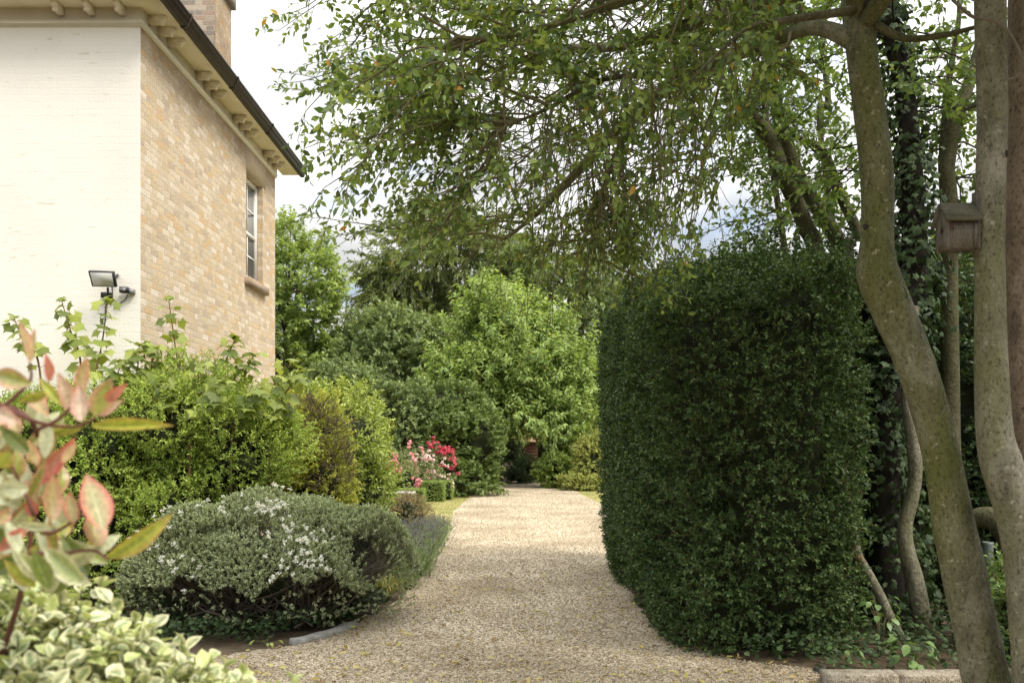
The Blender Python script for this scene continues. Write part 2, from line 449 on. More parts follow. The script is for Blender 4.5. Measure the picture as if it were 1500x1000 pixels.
def brick_mat(name, cols, mortar, paint=None, bump=0.5, dirt=None):
    """Flemish bond by hand: per-brick colours from the brick's own id"""
    m, t, o = new_mat(name)
    n = t.nodes.new; l = t.links.new
    def M(op, a, b=None, c=None):
        x = n('ShaderNodeMath'); x.operation = op
        for i, v in enumerate((a, b, c)):
            if v is None: continue
            if isinstance(v, (int, float)): x.inputs[i].default_value = v
            else: l(v, x.inputs[i])
        return x.outputs[0]
    g = n('ShaderNodeNewGeometry'); sp = n('ShaderNodeSeparateXYZ'); l(g.outputs['Position'], sp.inputs[0])
    wv = n('ShaderNodeTexNoise'); wv.inputs['Scale'].default_value = 5; l(g.outputs['Position'], wv.inputs['Vector'])
    wob = M('MULTIPLY', M('SUBTRACT', wv.outputs['Fac'], 0.5), 0.022)
    u = M('ADD', M('ADD', sp.outputs['X'], sp.outputs['Y']), wob)
    v = M('ADD', sp.outputs['Z'], M('MULTIPLY', wob, 0.6))
    rowf = M('DIVIDE', v, 0.075); row = M('FLOOR', rowf); fv = M('FRACT', rowf)
    uu = M('ADD', M('DIVIDE', u, 0.3375), M('MULTIPLY', row, 0.5))
    cell = M('FLOOR', uu); fu = M('FRACT', uu)
    isH = M('GREATER_THAN', fu, 0.665)
    idv = M('ADD', M('MULTIPLY', cell, 2), isH)
    cb = n('ShaderNodeCombineXYZ'); l(idv, cb.inputs['X']); l(row, cb.inputs['Y'])
    wn = n('ShaderNodeTexWhiteNoise'); wn.noise_dimensions = '2D'; l(cb.outputs[0], wn.inputs['Vector'])
    # distance to the joint
    us = M('MULTIPLY', fu, 0.3375)
    d1 = M('MINIMUM', us, M('ABSOLUTE', M('SUBTRACT', us, 0.2244)))
    d1 = M('MINIMUM', d1, M('SUBTRACT', 0.3375, us))
    vs = M('MULTIPLY', fv, 0.075)
    d2 = M('MINIMUM', vs, M('SUBTRACT', 0.075, vs))
    dd = M('MINIMUM', d1, d2)
    nz = n('ShaderNodeTexNoise'); nz.inputs['Scale'].default_value = 40; nz.inputs['Detail'].default_value = 6; l(g.outputs['Position'], nz.inputs['Vector'])
    dj = M('ADD', dd, M('MULTIPLY', M('SUBTRACT', nz.outputs['Fac'], 0.5), 0.006))
    mask = n('ShaderNodeMapRange'); mask.interpolation_type = 'SMOOTHSTEP'; l(dj, mask.inputs[0]); mask.inputs[1].default_value = 0.002; mask.inputs[2].default_value = 0.0065
    pr = n('ShaderNodeBsdfPrincipled'); pr.inputs['Roughness'].default_value = 0.9; pr.inputs['Specular IOR Level'].default_value = 0.15
    nl = n('ShaderNodeTexNoise'); nl.inputs['Scale'].default_value = 1.1; nl.inputs['Detail'].default_value = 6; l(g.outputs['Position'], nl.inputs['Vector'])
    if paint is None:
        r = ramp(t, cols, interp='CONSTANT', pos=[i / len(cols) for i in range(len(cols))]); l(wn.outputs['Value'], r.inputs[0])
        sd = ramp(t, [(.72,) * 3, (1.12,) * 3], [0.3, 0.7]); l(nz.outputs['Fac'], sd.inputs[0])
        mm = n('ShaderNodeMix'); mm.data_type = 'RGBA'; mm.blend_type = 'MULTIPLY'; mm.inputs['Factor'].default_value = 1
        l(r.outputs[0], mm.inputs['A']); l(sd.outputs[0], mm.inputs['B'])
        mo = n('ShaderNodeMix'); mo.data_type = 'RGBA'; l(mask.outputs[0], mo.inputs['Factor']); mo.inputs['A'].default_value = (*mortar, 1); l(mm.outputs['Result'], mo.inputs['B'])
        c = mo.outputs['Result']
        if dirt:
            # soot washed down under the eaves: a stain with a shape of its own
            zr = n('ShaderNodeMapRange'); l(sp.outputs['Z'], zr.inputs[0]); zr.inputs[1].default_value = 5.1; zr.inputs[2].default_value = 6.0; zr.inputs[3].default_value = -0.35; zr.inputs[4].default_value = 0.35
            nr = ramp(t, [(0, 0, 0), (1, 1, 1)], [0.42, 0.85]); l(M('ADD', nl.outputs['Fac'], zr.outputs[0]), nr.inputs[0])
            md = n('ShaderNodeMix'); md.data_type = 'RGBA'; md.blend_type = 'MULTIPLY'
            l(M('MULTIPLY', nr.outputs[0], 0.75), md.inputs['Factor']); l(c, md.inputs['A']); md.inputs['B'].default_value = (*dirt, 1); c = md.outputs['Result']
        l(c, pr.inputs['Base Color'])
    else:
        r = ramp(t, [tuple(x * .94 for x in paint), paint, tuple(min(1, x * 1.03) for x in paint)], [0.3, 0.5, 0.75]); l(nl.outputs['Fac'], r.inputs[0])
        st = n('ShaderNodeTexNoise'); st.inputs['Scale'].default_value = 6; st.inputs['Detail'].default_value = 7
        mp = n('ShaderNodeMapping'); mp.inputs['Scale'].default_value = (.7, .7, 3.2); l(g.outputs['Position'], mp.inputs[0]); l(mp.outputs[0], st.inputs['Vector'])
        sr = ramp(t, [(.72, .70, .60), (1, 1, 1)], [0.27, 0.36]); l(st.outputs['Fac'], sr.inputs[0])
        mm = n('ShaderNodeMix'); mm.data_type = 'RGBA'; mm.blend_type = 'MULTIPLY'; mm.inputs['Factor'].default_value = 0.8
        l(r.outputs[0], mm.inputs['A']); l(sr.outputs[0], mm.inputs['B'])
        l(mm.outputs['Result'], pr.inputs['Base Color'])
        pr.inputs['Roughness'].default_value = 0.6
    h = M('ADD', M('MULTIPLY', mask.outputs[0], 0.6 if paint is None else 0.10), M('MULTIPLY', nz.outputs['Fac'], 0.5))
    h = M('ADD', h, M('MULTIPLY', nl.outputs['Fac'], 0.8))
    h = M('ADD', h, M('MULTIPLY', wn.outputs['Value'], 0.35 if paint is None else 0.12))
    b = n('ShaderNodeBump'); b.inputs['Strength'].default_value = bump; b.inputs['Distance'].default_value = 0.008
    l(h, b.inputs['Height']); l(b.outputs[0], pr.inputs['Normal'])
    l(pr.outputs[0], o.inputs['Surface'])
    return m

def gravel_mat(name, cols, scale):
    m, t, o = new_mat(name)
    n = t.nodes.new; l = t.links.new
    pr = n('ShaderNodeBsdfPrincipled'); pr.inputs['Roughness'].default_value = 0.85; pr.inputs['Specular IOR Level'].default_value = 0.2
    g = n('ShaderNodeNewGeometry')
    vo = n('ShaderNodeTexVoronoi'); vo.inputs['Scale'].default_value = scale; l(g.outputs['Position'], vo.inputs['Vector'])
    sp = n('ShaderNodeSeparateColor'); l(vo.outputs['Color'], sp.inputs[0])
    r = ramp(t, cols); l(sp.outputs[0], r.inputs[0])
    nz = n('ShaderNodeTexNoise'); nz.inputs['Scale'].default_value = 0.9; nz.inputs['Detail'].default_value = 6; l(g.outputs['Position'], nz.inputs['Vector'])
    nr = ramp(t, [(.66, .62, .56), (1.1, 1.1, 1.1)], [0.33, 0.62]); l(nz.outputs['Fac'], nr.inputs[0])
    mm = n('ShaderNodeMix'); mm.data_type = 'RGBA'; mm.blend_type = 'MULTIPLY'; mm.inputs['Factor'].default_value = 1
    l(r.outputs[0], mm.inputs['A']); l(nr.outputs[0], mm.inputs['B'])
    l(mm.outputs['Result'], pr.inputs['Base Color'])
    b = n('ShaderNodeBump'); b.inputs['Strength'].default_value = 0.9; b.inputs['Distance'].default_value = 0.01; b.invert = True
    l(vo.outputs['Distance'], b.inputs['Height']); l(b.outputs[0], pr.inputs['Normal'])
    l(pr.outputs[0], o.inputs['Surface'])
    return m

def plain(name, col, rough=0.5, spec=0.4, metal=0, bump=0.0):
    return rough_mat(name, [tuple(c * .9 for c in col), col], 4, rough, bump or 0.05, spec=spec, metal=metal, bdist=0.004)

M_wood_dark = rough_mat('dark_twig_wood', [(.012, .011, .008), (.03, .026, .018)], 12, .9, .6)
M_twig = rough_mat('olive_twig_bark', [(.10, .092, .045), (.19, .17, .09)], 8, .8, .4)
M_twig_grey = rough_mat('grey_twig_bark', [(.09, .075, .055), (.17, .145, .11)], 8, .8, .4)
M_inner = rough_mat('inner_shade_fill', [(.012, .018, .007), (.03, .036, .015)], 20, .95, .8)  # near-black for solid plant cores: the shade inside put into the colour

exec_order = []
# ------------------------------------------------------------------ ground, drive, lawns
M_soil = rough_mat('leafy_soil', [(.06, .045, .028), (.11, .08, .05), (.17, .13, .085)], 7, .95, .8, fine=.5)
M_grass = rough_mat('mown_grass', [(.19, .19, .05), (.29, .265, .09), (.38, .32, .14)], 1.6, .9, .6, bscale=70, fine=.5)
M_gravel = gravel_mat('pale_gravel', [(.165, .122, .078), (.39, .315, .208), (.57, .478, .335), (.66, .578, .438), (.37, .31, .225)], 62)

g = mesh('ground', [(-600, -300, 0), (600, -300, 0), (600, 1500, 0), (-600, 1500, 0)], [(0, 1, 2, 3)], M_soil)
tag(g, kind='structure')

def sheet(name, outline, z, mat, n=160):
    pts = smooth_path(np.vstack([outline, outline[:1]]), n)[:-1]
    rs = np.random.RandomState(len(outline))
    pts = pts + rs.normal(0, .02, pts.shape)
    V = np.column_stack([pts, np.full(len(pts), z)])
    return mesh(name, V, [tuple(range(len(V)))], mat)

lawn = np.array([(-7.5, 16.5), (-.95, 15.2), (-1.0, 20), (-.9, 28.5), (-1.6, 29.6), (-7.5, 30)])
tag(sheet('lawn', lawn, .006, M_grass), kind='structure')
lawn2 = np.array([(1.7, 13.5), (1.85, 20), (1.75, 28.8), (4.5, 29.2), (9, 29.0), (9, 13.5)])
tag(sheet('lawn_verge', lawn2, .006, M_grass), kind='structure')
drive_l = [(-2.6, 3.5), (-2.45, 5.6), (-2.05, 6.4), (-1.62, 6.75), (-1.3, 7.5), (-1.08, 8.9), (-1.03, 10.5), (-1.05, 13), (-1.13, 16.7), (-1.28, 20.5), (-1.13, 28), (-1.6, 31), (-1.5, 36.5)]
drive_r = [(2.4, 35), (2.2, 30), (2.0, 28.6), (2.27, 20), (2.15, 15), (1.6, 12), (1.25, 10), (1.2, 8), (1.25, 6.9), (1.6, 6.25), (2.0, 6.05), (2.1, 5.75), (3.0, 5.6), (3.3, 5.3), (3.5, 3.5), (3.2, -6), (-2.8, -6)]
drive = np.array(drive_l + drive_r)
tag(sheet('gravel_drive', drive, .012, M_gravel, 260), kind='structure')

def inside(poly, pts):
    x, y = pts[:, 0], pts[:, 1]; c = np.zeros(len(pts), bool); j = len(poly) - 1
    for i in range(len(poly)):
        xi, yi = poly[i]; xj, yj = poly[j]
        m = ((yi > y) != (yj > y)) & (x < (xj - xi) * (y - yi) / (yj - yi + 1e-12) + xi)
        c ^= m; j = i
    return c

rng = np.random.default_rng(3)
# loose pebbles on the near part of the drive
n = 120000
q = np.column_stack([rng.uniform(-2.6, 3.2, n), 5.4 + 24 * rng.random(n) ** 2.4])
q = q[inside(drive, q)]
n = len(q)
octa = np.array([(1, 0, 0), (-1, 0, 0), (0, 1, 0), (0, -1, 0), (0, 0, 1), (0, 0, -1.0)])
of = np.array([(0, 2, 4), (2, 1, 4), (1, 3, 4), (3, 0, 4), (2, 0, 5), (1, 2, 5), (3, 1, 5), (0, 3, 5)])
sz = rng.uniform(.0035, .0095, (n, 1, 1)) * (1 + .03 * (q[:, 1, None, None] - 5.4)) * rng.uniform(.6, 1.35, (n, 6, 1))
a = rng.random(n) * 6.28
rot = np.zeros((n, 3, 3)); rot[:, 0, 0] = np.cos(a); rot[:, 0, 1] = -np.sin(a); rot[:, 1, 0] = np.sin(a); rot[:, 1, 1] = np.cos(a); rot[:, 2, 2] = rng.uniform(.5, .8, n)
pv = np.einsum('nij,vj->nvi', rot, octa) * sz + np.concatenate([q, np.full((n, 1), .015)], 1)[:, None]
M_peb = leaf_mat('pebble_stone', [(.155, .116, .073), (.35, .282, .188), (.525, .44, .31), (.63, .552, .415), (.32, .28, .205), (.42, .31, .18)], gain=1.0, trans=0.0, rough=.8, spec=.25, vary=.1)
o = mesh('gravel_stones', pv.reshape(-1, 3), [(np.arange(n) * 6)[:, None, None].repeat(8, 1).reshape(-1, 1) + np.tile(of, (n, 1))], M_peb)
tag(o, kind='stuff')
# fallen leaves
n = 1300
q = np.column_stack([rng.uniform(-2.6, 3.3, n), 5.3 + 5.5 * rng.random(n) ** 1.7])
q = q[inside(drive, q)]; n = len(q)
d = rnd_unit(rng, n); d[:, 2] *= .15
nr = np.array([0, 0, 1.0]) + rng.normal(0, .3, (n, 3))
M_fallen = leaf_mat('yellow_fallen_leaf', [(.50, .42, .08), (.42, .40, .10), (.55, .45, .16), (.26, .16, .06), (.60, .52, .14)], gain=1.0, trans=.1, rough=.6, vary=.1)
V, F = leaves_geo(np.column_stack([q, np.full(n, .026)]), d, nr, rng.uniform(.028, .065, n), rng.uniform(.016, .034, n), T_leaf(-.15, .16))
tag(mesh('fallen_leaves', V, F, M_fallen), kind='stuff')
n = 5200
q = np.column_stack([rng.uniform(-2.6, 3.3, n), 5.3 + 8 * rng.random(n) ** 1.5])
q = q[inside(drive, q)]; n = len(q)
d = rnd_unit(rng, n); d[:, 2] *= .15
V, F = leaves_geo(np.column_stack([q, np.full(n, .024)]), d, np.array([0, 0, 1.0]) + rng.normal(0, .4, (n, 3)), rng.uniform(.01, .028, n), rng.uniform(.006, .015, n), T_fold(-.1, .2))
tag(mesh('leaf_litter', V, F, leaf_mat('brown_litter', [(.10, .06, .035), (.17, .105, .06), (.26, .18, .10), (.36, .27, .14)], .05, .8, .1, gain=1.0, vary=.1)), kind='stuff')
# grass blades along the verges
n = 26000
q = np.column_stack([rng.uniform(-3.6, 4.6, n), rng.uniform(14.5, 29.5, n)])
q = q[(inside(lawn, q) | inside(lawn2, q)) & ~inside(drive, q)]; n = len(q)
V, F = leaves_geo(np.column_stack([q, np.full(n, .004)]), np.array([0, 0, 1.0]) + rng.normal(0, .45, (n, 3)), rnd_unit(rng, n), rng.uniform(.02, .05, n), .006, BLADE)
M_blade = leaf_mat('grass_blade', [(.14, .19, .04), (.22, .25, .06), (.32, .30, .12)], .3, gain=1.0)
tag(mesh('grass', V, F, M_blade), kind='stuff')

# ------------------------------------------------------------------ house
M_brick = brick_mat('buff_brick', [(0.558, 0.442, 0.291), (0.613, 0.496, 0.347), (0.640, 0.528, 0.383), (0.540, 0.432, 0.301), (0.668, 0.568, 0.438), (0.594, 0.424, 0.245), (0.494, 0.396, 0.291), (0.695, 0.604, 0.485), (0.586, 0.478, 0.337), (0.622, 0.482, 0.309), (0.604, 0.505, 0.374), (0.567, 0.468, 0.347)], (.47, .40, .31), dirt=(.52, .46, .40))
M_brick_dark = brick_mat('weathered_chimney_brick', [(.23, .185, .145), (.28, .225, .175), (.19, .16, .135), (.25, .185, .14), (.31, .26, .205), (.25, .21, .17)], (.27, .24, .19))
M_white = brick_mat('cream_painted_brick', None, (1, 1, 1), paint=(.83, .80, .72), bump=.7)
M_cream = rough_mat('cream_gloss_paint', [(.70, .62, .44), (.78, .70, .52), (.82, .75, .58)], 3, .5, .12, spec=.4)
M_trim = rough_mat('ivory_trim_paint', [(.74, .69, .56), (.82, .77, .65)], 3, .5, .12, spec=.4)
M_lintel = rough_mat('buff_stone_lintel', [(.45, .36, .25), (.54, .44, .31)], 5, .85, .35)
M_sill = rough_mat('worn_stone_sill', [(.28, .21, .15), (.40, .31, .23)], 9, .9, .5)
M_gutter = rough_mat('brown_cast_gutter', [(.028, .021, .016), (.05, .038, .028)], 6, .5, .25, spec=.4)
M_slate = rough_mat('grey_roof_slate', [(.10, .10, .11), (.17, .17, .18)], 8, .7, .5)
M_frame = plain('white_window_paint', (.78, .77, .72), .4)
mg, t_, o_ = new_mat('window_glass')
pg = t_.nodes.new('ShaderNodeBsdfPrincipled'); pg.inputs['Base Color'].default_value = (.16, .165, .16, 1); pg.inputs['Roughness'].default_value = .04; pg.inputs['Specular IOR Level'].default_value = .8
nzg = t_.nodes.new('ShaderNodeTexNoise'); nzg.inputs['Scale'].default_value = 2.5
bg_ = t_.nodes.new('ShaderNodeBump'); bg_.inputs['Strength'].default_value = .06; t_.links.new(nzg.outputs['Fac'], bg_.inputs['Height']); t_.links.new(bg_.outputs[0], pg.inputs['Normal'])
t_.links.new(pg.outputs[0], o_.inputs['Surface'])
M_glass = mg

XW, Y0, Y1, ZT = -4.0, 9.8, 15.37, 6.0
house = empty('house', (XW, Y0, 0), 'two storey house with cream painted front and buff brick side wall', 'house')
mb = MB()
nx, nz_ = 2, 2
mb.add([(-12, Y0, -.2), (XW, Y0, -.2), (XW, Y0, ZT + .3), (-12, Y0, ZT + .3)], [(0, 1, 2, 3)])
mb.build('front_wall', M_white, house)
wy0, wy1, wz0, wz1 = 13.70, 14.60, 4.0, 5.62
ys = [Y0, wy0, wy1, Y1]; zs = [-.2, wz0, wz1, ZT + .3]
V = [(XW, y, z) for y in ys for z in zs]; F = []
for i in range(3):
    for j in range(3):
        if (i, j) == (1, 1): continue
        F.append((i * 4 + j, (i + 1) * 4 + j, (i + 1) * 4 + j + 1, i * 4 + j + 1))
mb = MB().add(V, F)
rv = .17
mb.add([(XW, wy0, wz0), (XW, wy0, wz1), (XW - rv, wy0, wz1), (XW - rv, wy0, wz0)], [(0, 1, 2, 3)])
mb.add([(XW, wy1, wz0), (XW - rv, wy1, wz0), (XW - rv, wy1, wz1), (XW, wy1, wz1)], [(0, 1, 2, 3)])
mb.build('side_wall', M_brick, house)
mb = MB()
mb.add([(XW, Y1, -.2), (-12, Y1, -.2), (-12, Y1, ZT + .3), (XW, Y1, ZT + .3)], [(0, 1, 2, 3)])
mb.add([(-12, Y1, -.2), (-12, Y0, -.2), (-12, Y0, ZT + .3), (-12, Y1, ZT + .3)], [(0, 1, 2, 3)])
mb.build('back_wall', M_brick_dark, house)
# lintel: smooth band from window head up to the frieze, with a soffit in the opening
mb = MB().box(XW - rv + .002, XW + .006, wy0 - .04, wy1 + .16, wz1 - .003, ZT)
mb.build('lintel', M_lintel, house)
MB().box(XW - rv, XW + .075, wy0 - .09, wy1 + .12, wz0 - .11, wz0 + .006).build('sill', M_sill, house)
# sash window
win = mesh('window', *(lambda m: (np.concatenate(m.V), m.F))(MB()
    .box(XW - rv + .02, XW - .085, wy0 + .002, wy0 + .07, wz0 + .008, wz1 - .006).box(XW - rv + .02, XW - .085, wy1 - .07, wy1 - .002, wz0 + .008, wz1 - .006)
    .box(XW - rv + .02, XW - .085, wy0 + .07, wy1 - .07, wz1 - .08, wz1 - .006).box(XW - rv + .02, XW - .085, wy0 + .07, wy1 - .07, wz0 + .008, wz0 + .09)), M_frame, house)
zm = (wz0 + wz1) / 2 - .05
mb = MB().box(XW - rv + .03, XW - .1, wy0 + .07, wy1 - .07, zm - .025, zm + .025)
ym = (wy0 + wy1) / 2
mb.box(XW - rv + .05, XW - .112, ym - .012, ym + .012, wz0 + .09, zm - .025).box(XW - rv + .05, XW - .112, ym - .012, ym + .012, zm + .025, wz1 - .08)
for zz in ((wz0 + .09 + zm) / 2, (wz1 - .08 + zm) / 2):
    mb.box(XW - rv + .05, XW - .114, wy0 + .07, ym - .012, zz - .012, zz + .012).box(XW - rv + .05, XW - .114, ym + .012, wy1 - .07, zz - .012, zz + .012)
mesh('sash', np.concatenate(mb.V), mb.F, M_frame, win)
mb = MB().box(XW - rv + .035, XW - rv + .045, wy0 + .07, wy1 - .07, wz0 + .09, wz1 - .08)
mesh('glass', np.concatenate(mb.V), mb.F, M_glass, win)
# frieze board with a moulded foot, soffit, brackets, gutter, roof
def ell(profile, name, mat, close=False, x_end=-12.3, y_end=Y1):
    """sweep (offset, z) profile along front eave then round the corner along the side"""
    V = []; k = len(profile)
    for (o_, z) in profile: V.append((x_end, Y0 - o_, z))
    for (o_, z) in profile: V.append((XW + o_, Y0 - o_, z))
    for (o_, z) in profile: V.append((XW + o_, y_end + (0), z))
    F = []
    for s_ in (0, 1):
        for i in range(k - 1):
            F.append((s_ * k + i, s_ * k + i + 1, (s_ + 1) * k + i + 1, (s_ + 1) * k + i))
    F.append(tuple(range(2 * k, 3 * k)))
    return mesh(name, V, F, mat, house)
ell([(.0, 5.985), (.022, 5.985), (.022, 6.012), (.036, 6.02), (.036, 6.045), (.026, 6.052), (.026, 6.19), (.0, 6.19)], 'frieze', M_trim, y_end=Y1 + .026)
ell([(.0, 6.18), (.28, 6.18), (.28, 6.215), (.262, 6.215), (.262, 6.23), (0, 6.23)], 'soffit', M_cream, y_end=Y1 + .5)
ell([(.283, 6.18), (.32, 6.172), (.345, 6.178), (.358, 6.195), (.360, 6.225), (.372, 6.235), (.385, 6.26), (.388, 6.285), (.398, 6.295), (.398, 6.315), (.283, 6.315)], 'gutter', M_gutter, y_end=Y1 + .62)
def clip_ring(y):
    pr = [(.279, 6.172), (.32, 6.163), (.352, 6.17), (.367, 6.19), (.371, 6.222), (.381, 6.228), (.394, 6.256), (.399, 6.28), (.409, 6.292), (.409, 6.322), (.279, 6.322)]
    V = [(XW + a_, y, z) for a_, z in pr] + [(XW + a_, y + .05, z) for a_, z in pr]; k = len(pr)
    F = [(i, i + 1, k + i + 1, k + i) for i in range(k - 1)] + [tuple(range(k)), tuple(range(2 * k - 1, k - 1, -1))]
    return V, F
for y in (10.2, 11.95, 13.7):
    mesh('gutter_joint', *clip_ring(y), M_gutter, house)
def bracket(front, p):
    prof = [(.03, 6.178), (.03, 6.088), (.145, 6.088), (.16, 6.078), (.178, 6.082), (.186, 6.1), (.178, 6.118), (.2, 6.126), (.218, 6.148), (.218, 6.178)]
    k = len(prof)
    V = []
    for s_ in (-.032, .032):
        for a_, z in prof:
            V.append((p + s_, Y0 - a_, z) if front else (XW + a_, p + s_, z))
    F = [(i, (i + 1) % k, k + (i + 1) % k, k + i) for i in range(k)] + [tuple(range(k))[::-1], tuple(range(k, 2 * k))]
    return mesh('bracket', V, F, M_cream, house)
for y in (9.96, 10.24, 10.52, 11.47, 11.77, 12.07, 12.98, 13.28, 13.58, 14.55, 14.85, 15.15): bracket(False, y)
for x in (-4.17, -4.50, -4.83, -5.85, -6.18): bracket(True, x)
ex0, ex1, ey0, ey1 = -12.4, XW + .28, Y0 - .28, Y1 + .5
hz = 6.28; rz = hz + .58 * 3.1
mesh('roof', [(ex0, ey0, hz), (ex1, ey0, hz), (ex1, ey1, hz), (ex0, ey1, hz), (ex0 + 3.1, (ey0 + ey1) / 2, rz), (ex1 - 3.1, (ey0 + ey1) / 2, rz)],
     [(0, 1, 5, 4), (1, 2, 5), (2, 3, 4, 5), (3, 0, 4)], M_slate, house)
chim = mesh('chimney', *(lambda m: (np.concatenate(m.V), m.F))(MB().box(-5.3, -4.42, 13.55, 14.32, 6.2, 8.34)), M_brick_dark, house)
mesh('chimney_cap', *(lambda m: (np.concatenate(m.V), m.F))(MB().box(-5.36, -4.36, 13.49, 14.38, 8.34, 8.5).box(-5.33, -4.39, 13.52, 14.35, 8.5, 8.62)), M_brick_dark, chim)
mesh('chimney_face', [(-4.417, 13.55, 6.2), (-4.417, 14.32, 6.2), (-4.417, 14.32, 8.338), (-4.417, 13.55, 8.338)], [(0, 1, 2, 3)], M_brick, chim)

# floodlight and sensor on the cream wall
M_black = plain('black_powder_coat', (.02, .02, .02), .45)
M_lens = rough_mat('frosted_lamp_glass', [(.55, .56, .52), (.62, .63, .58)], 3, .15, .02, spec=.5)
M_chip = plain('yellow_led_chip', (.50, .48, .26), .4)
M_greyp = plain('grey_plastic', (.25, .25, .26), .4)
dF = 9.55
fl = empty('floodlight', tuple(P(150, 410, dF)), 'slim black floodlight tilted down on the cream wall', 'floodlight')
c00, c10, c01, c11 = P(129, 397, dF + .02), P(166, 398.5, dF - .02), P(135, 419.5, dF + .1), P(170, 420.5, dF + .06)
def quad_box(c, inset, depth, off):
    a_, b_, c_, d_ = [np.array(p) for p in c]
    ctr = (a_ + b_ + c_ + d_) / 4
    nn = unit(np.cross(b_ - a_, c_ - a_));
    if nn[1] > 0: nn = -nn
    q4 = [p + (ctr - p) * inset + nn * off for p in (a_, b_, d_, c_)]
    q8 = q4 + [p - nn * depth for p in q4]
    return q8, [(0, 1, 2, 3), (4, 7, 6, 5), (0, 4, 5, 1), (1, 5, 6, 2), (2, 6, 7, 3), (3, 7, 4, 0)]
mesh('housing', *quad_box((c00, c10, c01, c11), 0, .03, 0), M_black, fl)
mesh('lens', *quad_box((c00, c10, c01, c11), .14, .008, .004), M_lens, fl)
mesh('led_panel', *quad_box((P(142, 403.5, dF + .04), P(157, 404, dF + .02), P(143.5, 410.5, dF + .07), P(157.5, 411, dF + .05)), 0, .003, .009), M_chip, fl)
mb = MB().tube([P(167, 408, dF + .02), P(172, 404, dF + .12), P(172, 403, Y0 - .002)], [.014, .012, .016], 6)
mb.tube([P(158, 421, dF + .09), P(158, 426, dF + .1), P(158, 432, Y0 - .03)], .012, 6)
mb.build('mounting_arm', M_black, fl)
MB().box(*sum(zip(P(152, 436, Y0), P(165, 429, Y0)), ())[:2], Y0 - .075, Y0 - .003, P(0, 437, Y0)[2], P(0, 429.5, Y0)[2]).build('junction_box', M_black, fl)
MB().tube(smooth_path([P(164, 420, dF + .1), P(164.5, 428, Y0 - .04), P(163.5, 440, Y0 - .012), P(155, 446, Y0 - .012), P(154, 470, Y0 - .012)], 14), .006, 5).build('cable', M_black, fl)
se = empty('motion_sensor', tuple(P(190, 427, Y0)), 'small grey motion sensor beside the floodlight near the wall corner', 'sensor')
xa, xb, xc = P(181, 0, Y0)[0], P(192, 0, Y0)[0], P(198.5, 0, Y0)[0]
z1_, z2_ = P(0, 430.5, Y0)[2], P(0, 422.5, Y0)[2]
MB().box(xa, xb, Y0 - .11, Y0 - .03, z1_, z2_).build('sensor_head', M_black, se)
MB().box(xa + .006, xb - .012, Y0 - .118, Y0 - .1105, z1_ + .012, z2_ - .014).build('sensor_lens', M_greyp, se)
MB().box(xb - .01, xc, Y0 - .06, Y0 - .002, z1_ - .004, z2_ - .012).build('base', M_greyp, se)
MB().tube(smooth_path([P(187, 431, Y0 - .02), P(184, 438, Y0 - .012), P(176, 444, Y0 - .012), P(170, 452, Y0 - .012)], 10), .005, 5).build('cable', M_black, se)

# ------------------------------------------------------------------ hedge by the drive
M_hedge = leaf_mat('dark_hedge_leaf', [(.010, .025, .008), (.018, .043, .012), (.030, .064, .017), (.045, .085, .024), (.085, .14, .04)], .22, .5, .25, vary=.3, nscale=2.2, gain=1.85)
def hedge_point(u, v):
    """u: angle round the plan (radians), v: 0..1 up the side"""
    ce, se_ = np.cos(u), np.sin(u)
    ex = 2 / 6.0
    X = np.sign(ce) * np.abs(ce) ** ex; Y = np.sign(se_) * np.abs(se_) ** ex
    y = 8.85 + Y * 2.6
    bul = -.14 * np.clip(1 - v / .3, 0, 1) ** 1.5 - .06 * np.clip((v - .8) / .2, 0, 1) ** 2
    hw = .75 + bul
    x = 1.83 + X * hw + .025 * (y - 6.2) * 0
    y = 8.85 + Y * (2.6 + bul)
    top = 2.36 + .52 * np.clip((y - 6.25) / 2.4, 0, 1) + .05 * np.sin(2.1 * x + 1.3 * y) + .2 * (x - 1.1) + .06
    z = v * top
    return np.stack([x, y, z], -1)
def hedge_mesh(scale_in):
    nu, nv = 72, 22
    V = []
    for i in range(nv + 1):
        for j in range(nu):
            V.append(hedge_point(np.array(2 * math.pi * j / nu), np.array(i / nv)))
    for k in (.82, .6, .35, 0.08):
        for j in range(nu):
            p = hedge_point(np.array(2 * math.pi * j / nu), np.array(1.0))
            c = np.array([1.83, 8.85, 0]); q_ = c + (p - c) * np.array([k, k, 1])
            top = 2.36 + .52 * np.clip((q_[1] - 6.25) / 2.4, 0, 1) + .05 * math.sin(2.1 * q_[0] + 1.3 * q_[1]) + .2 * (q_[0] - 1.1) + .06
            q_[2] = top + .06 * (1 - k ** 2)
            V.append(q_)
    V = np.array(V, float)
    F = []
    for i in range(nv + 4):
        for j in range(nu):
            j2 = (j + 1) % nu
            F.append((i * nu + j, i * nu + j2, (i + 1) * nu + j2, (i + 1) * nu + j))
    F.append(tuple(range((nv + 4) * nu, (nv + 5) * nu)))
    return V, F
def sample_mesh(rng, V, F, n):
    F4 = np.array([f for f in F if len(f) == 4])
    a, b, c, d = (V[F4[:, i]] for i in range(4))
    nn = np.cross(c - a, d - b); ar = np.linalg.norm(nn, axis=1); nn = nn / (ar[:, None] + 1e-9)
    k = rng.choice(len(F4), n, p=ar / ar.sum())
    s_, t_ = rng.random((n, 1)), rng.random((n, 1))
    return (a[k] * (1 - s_) * (1 - t_) + b[k] * s_ * (1 - t_) + c[k] * s_ * t_ + d[k] * (1 - s_) * t_), nn[k]
rng = np.random.default_rng(11)
hedge = empty('clipped_hedge', (1.83, 8.85, 0), 'tall dark green clipped hedge at the right edge of the gravel drive', 'hedge')
HV, HF = hedge_mesh(0)
Pn, Nn = sample_mesh(rng, HV, HF, 34000)
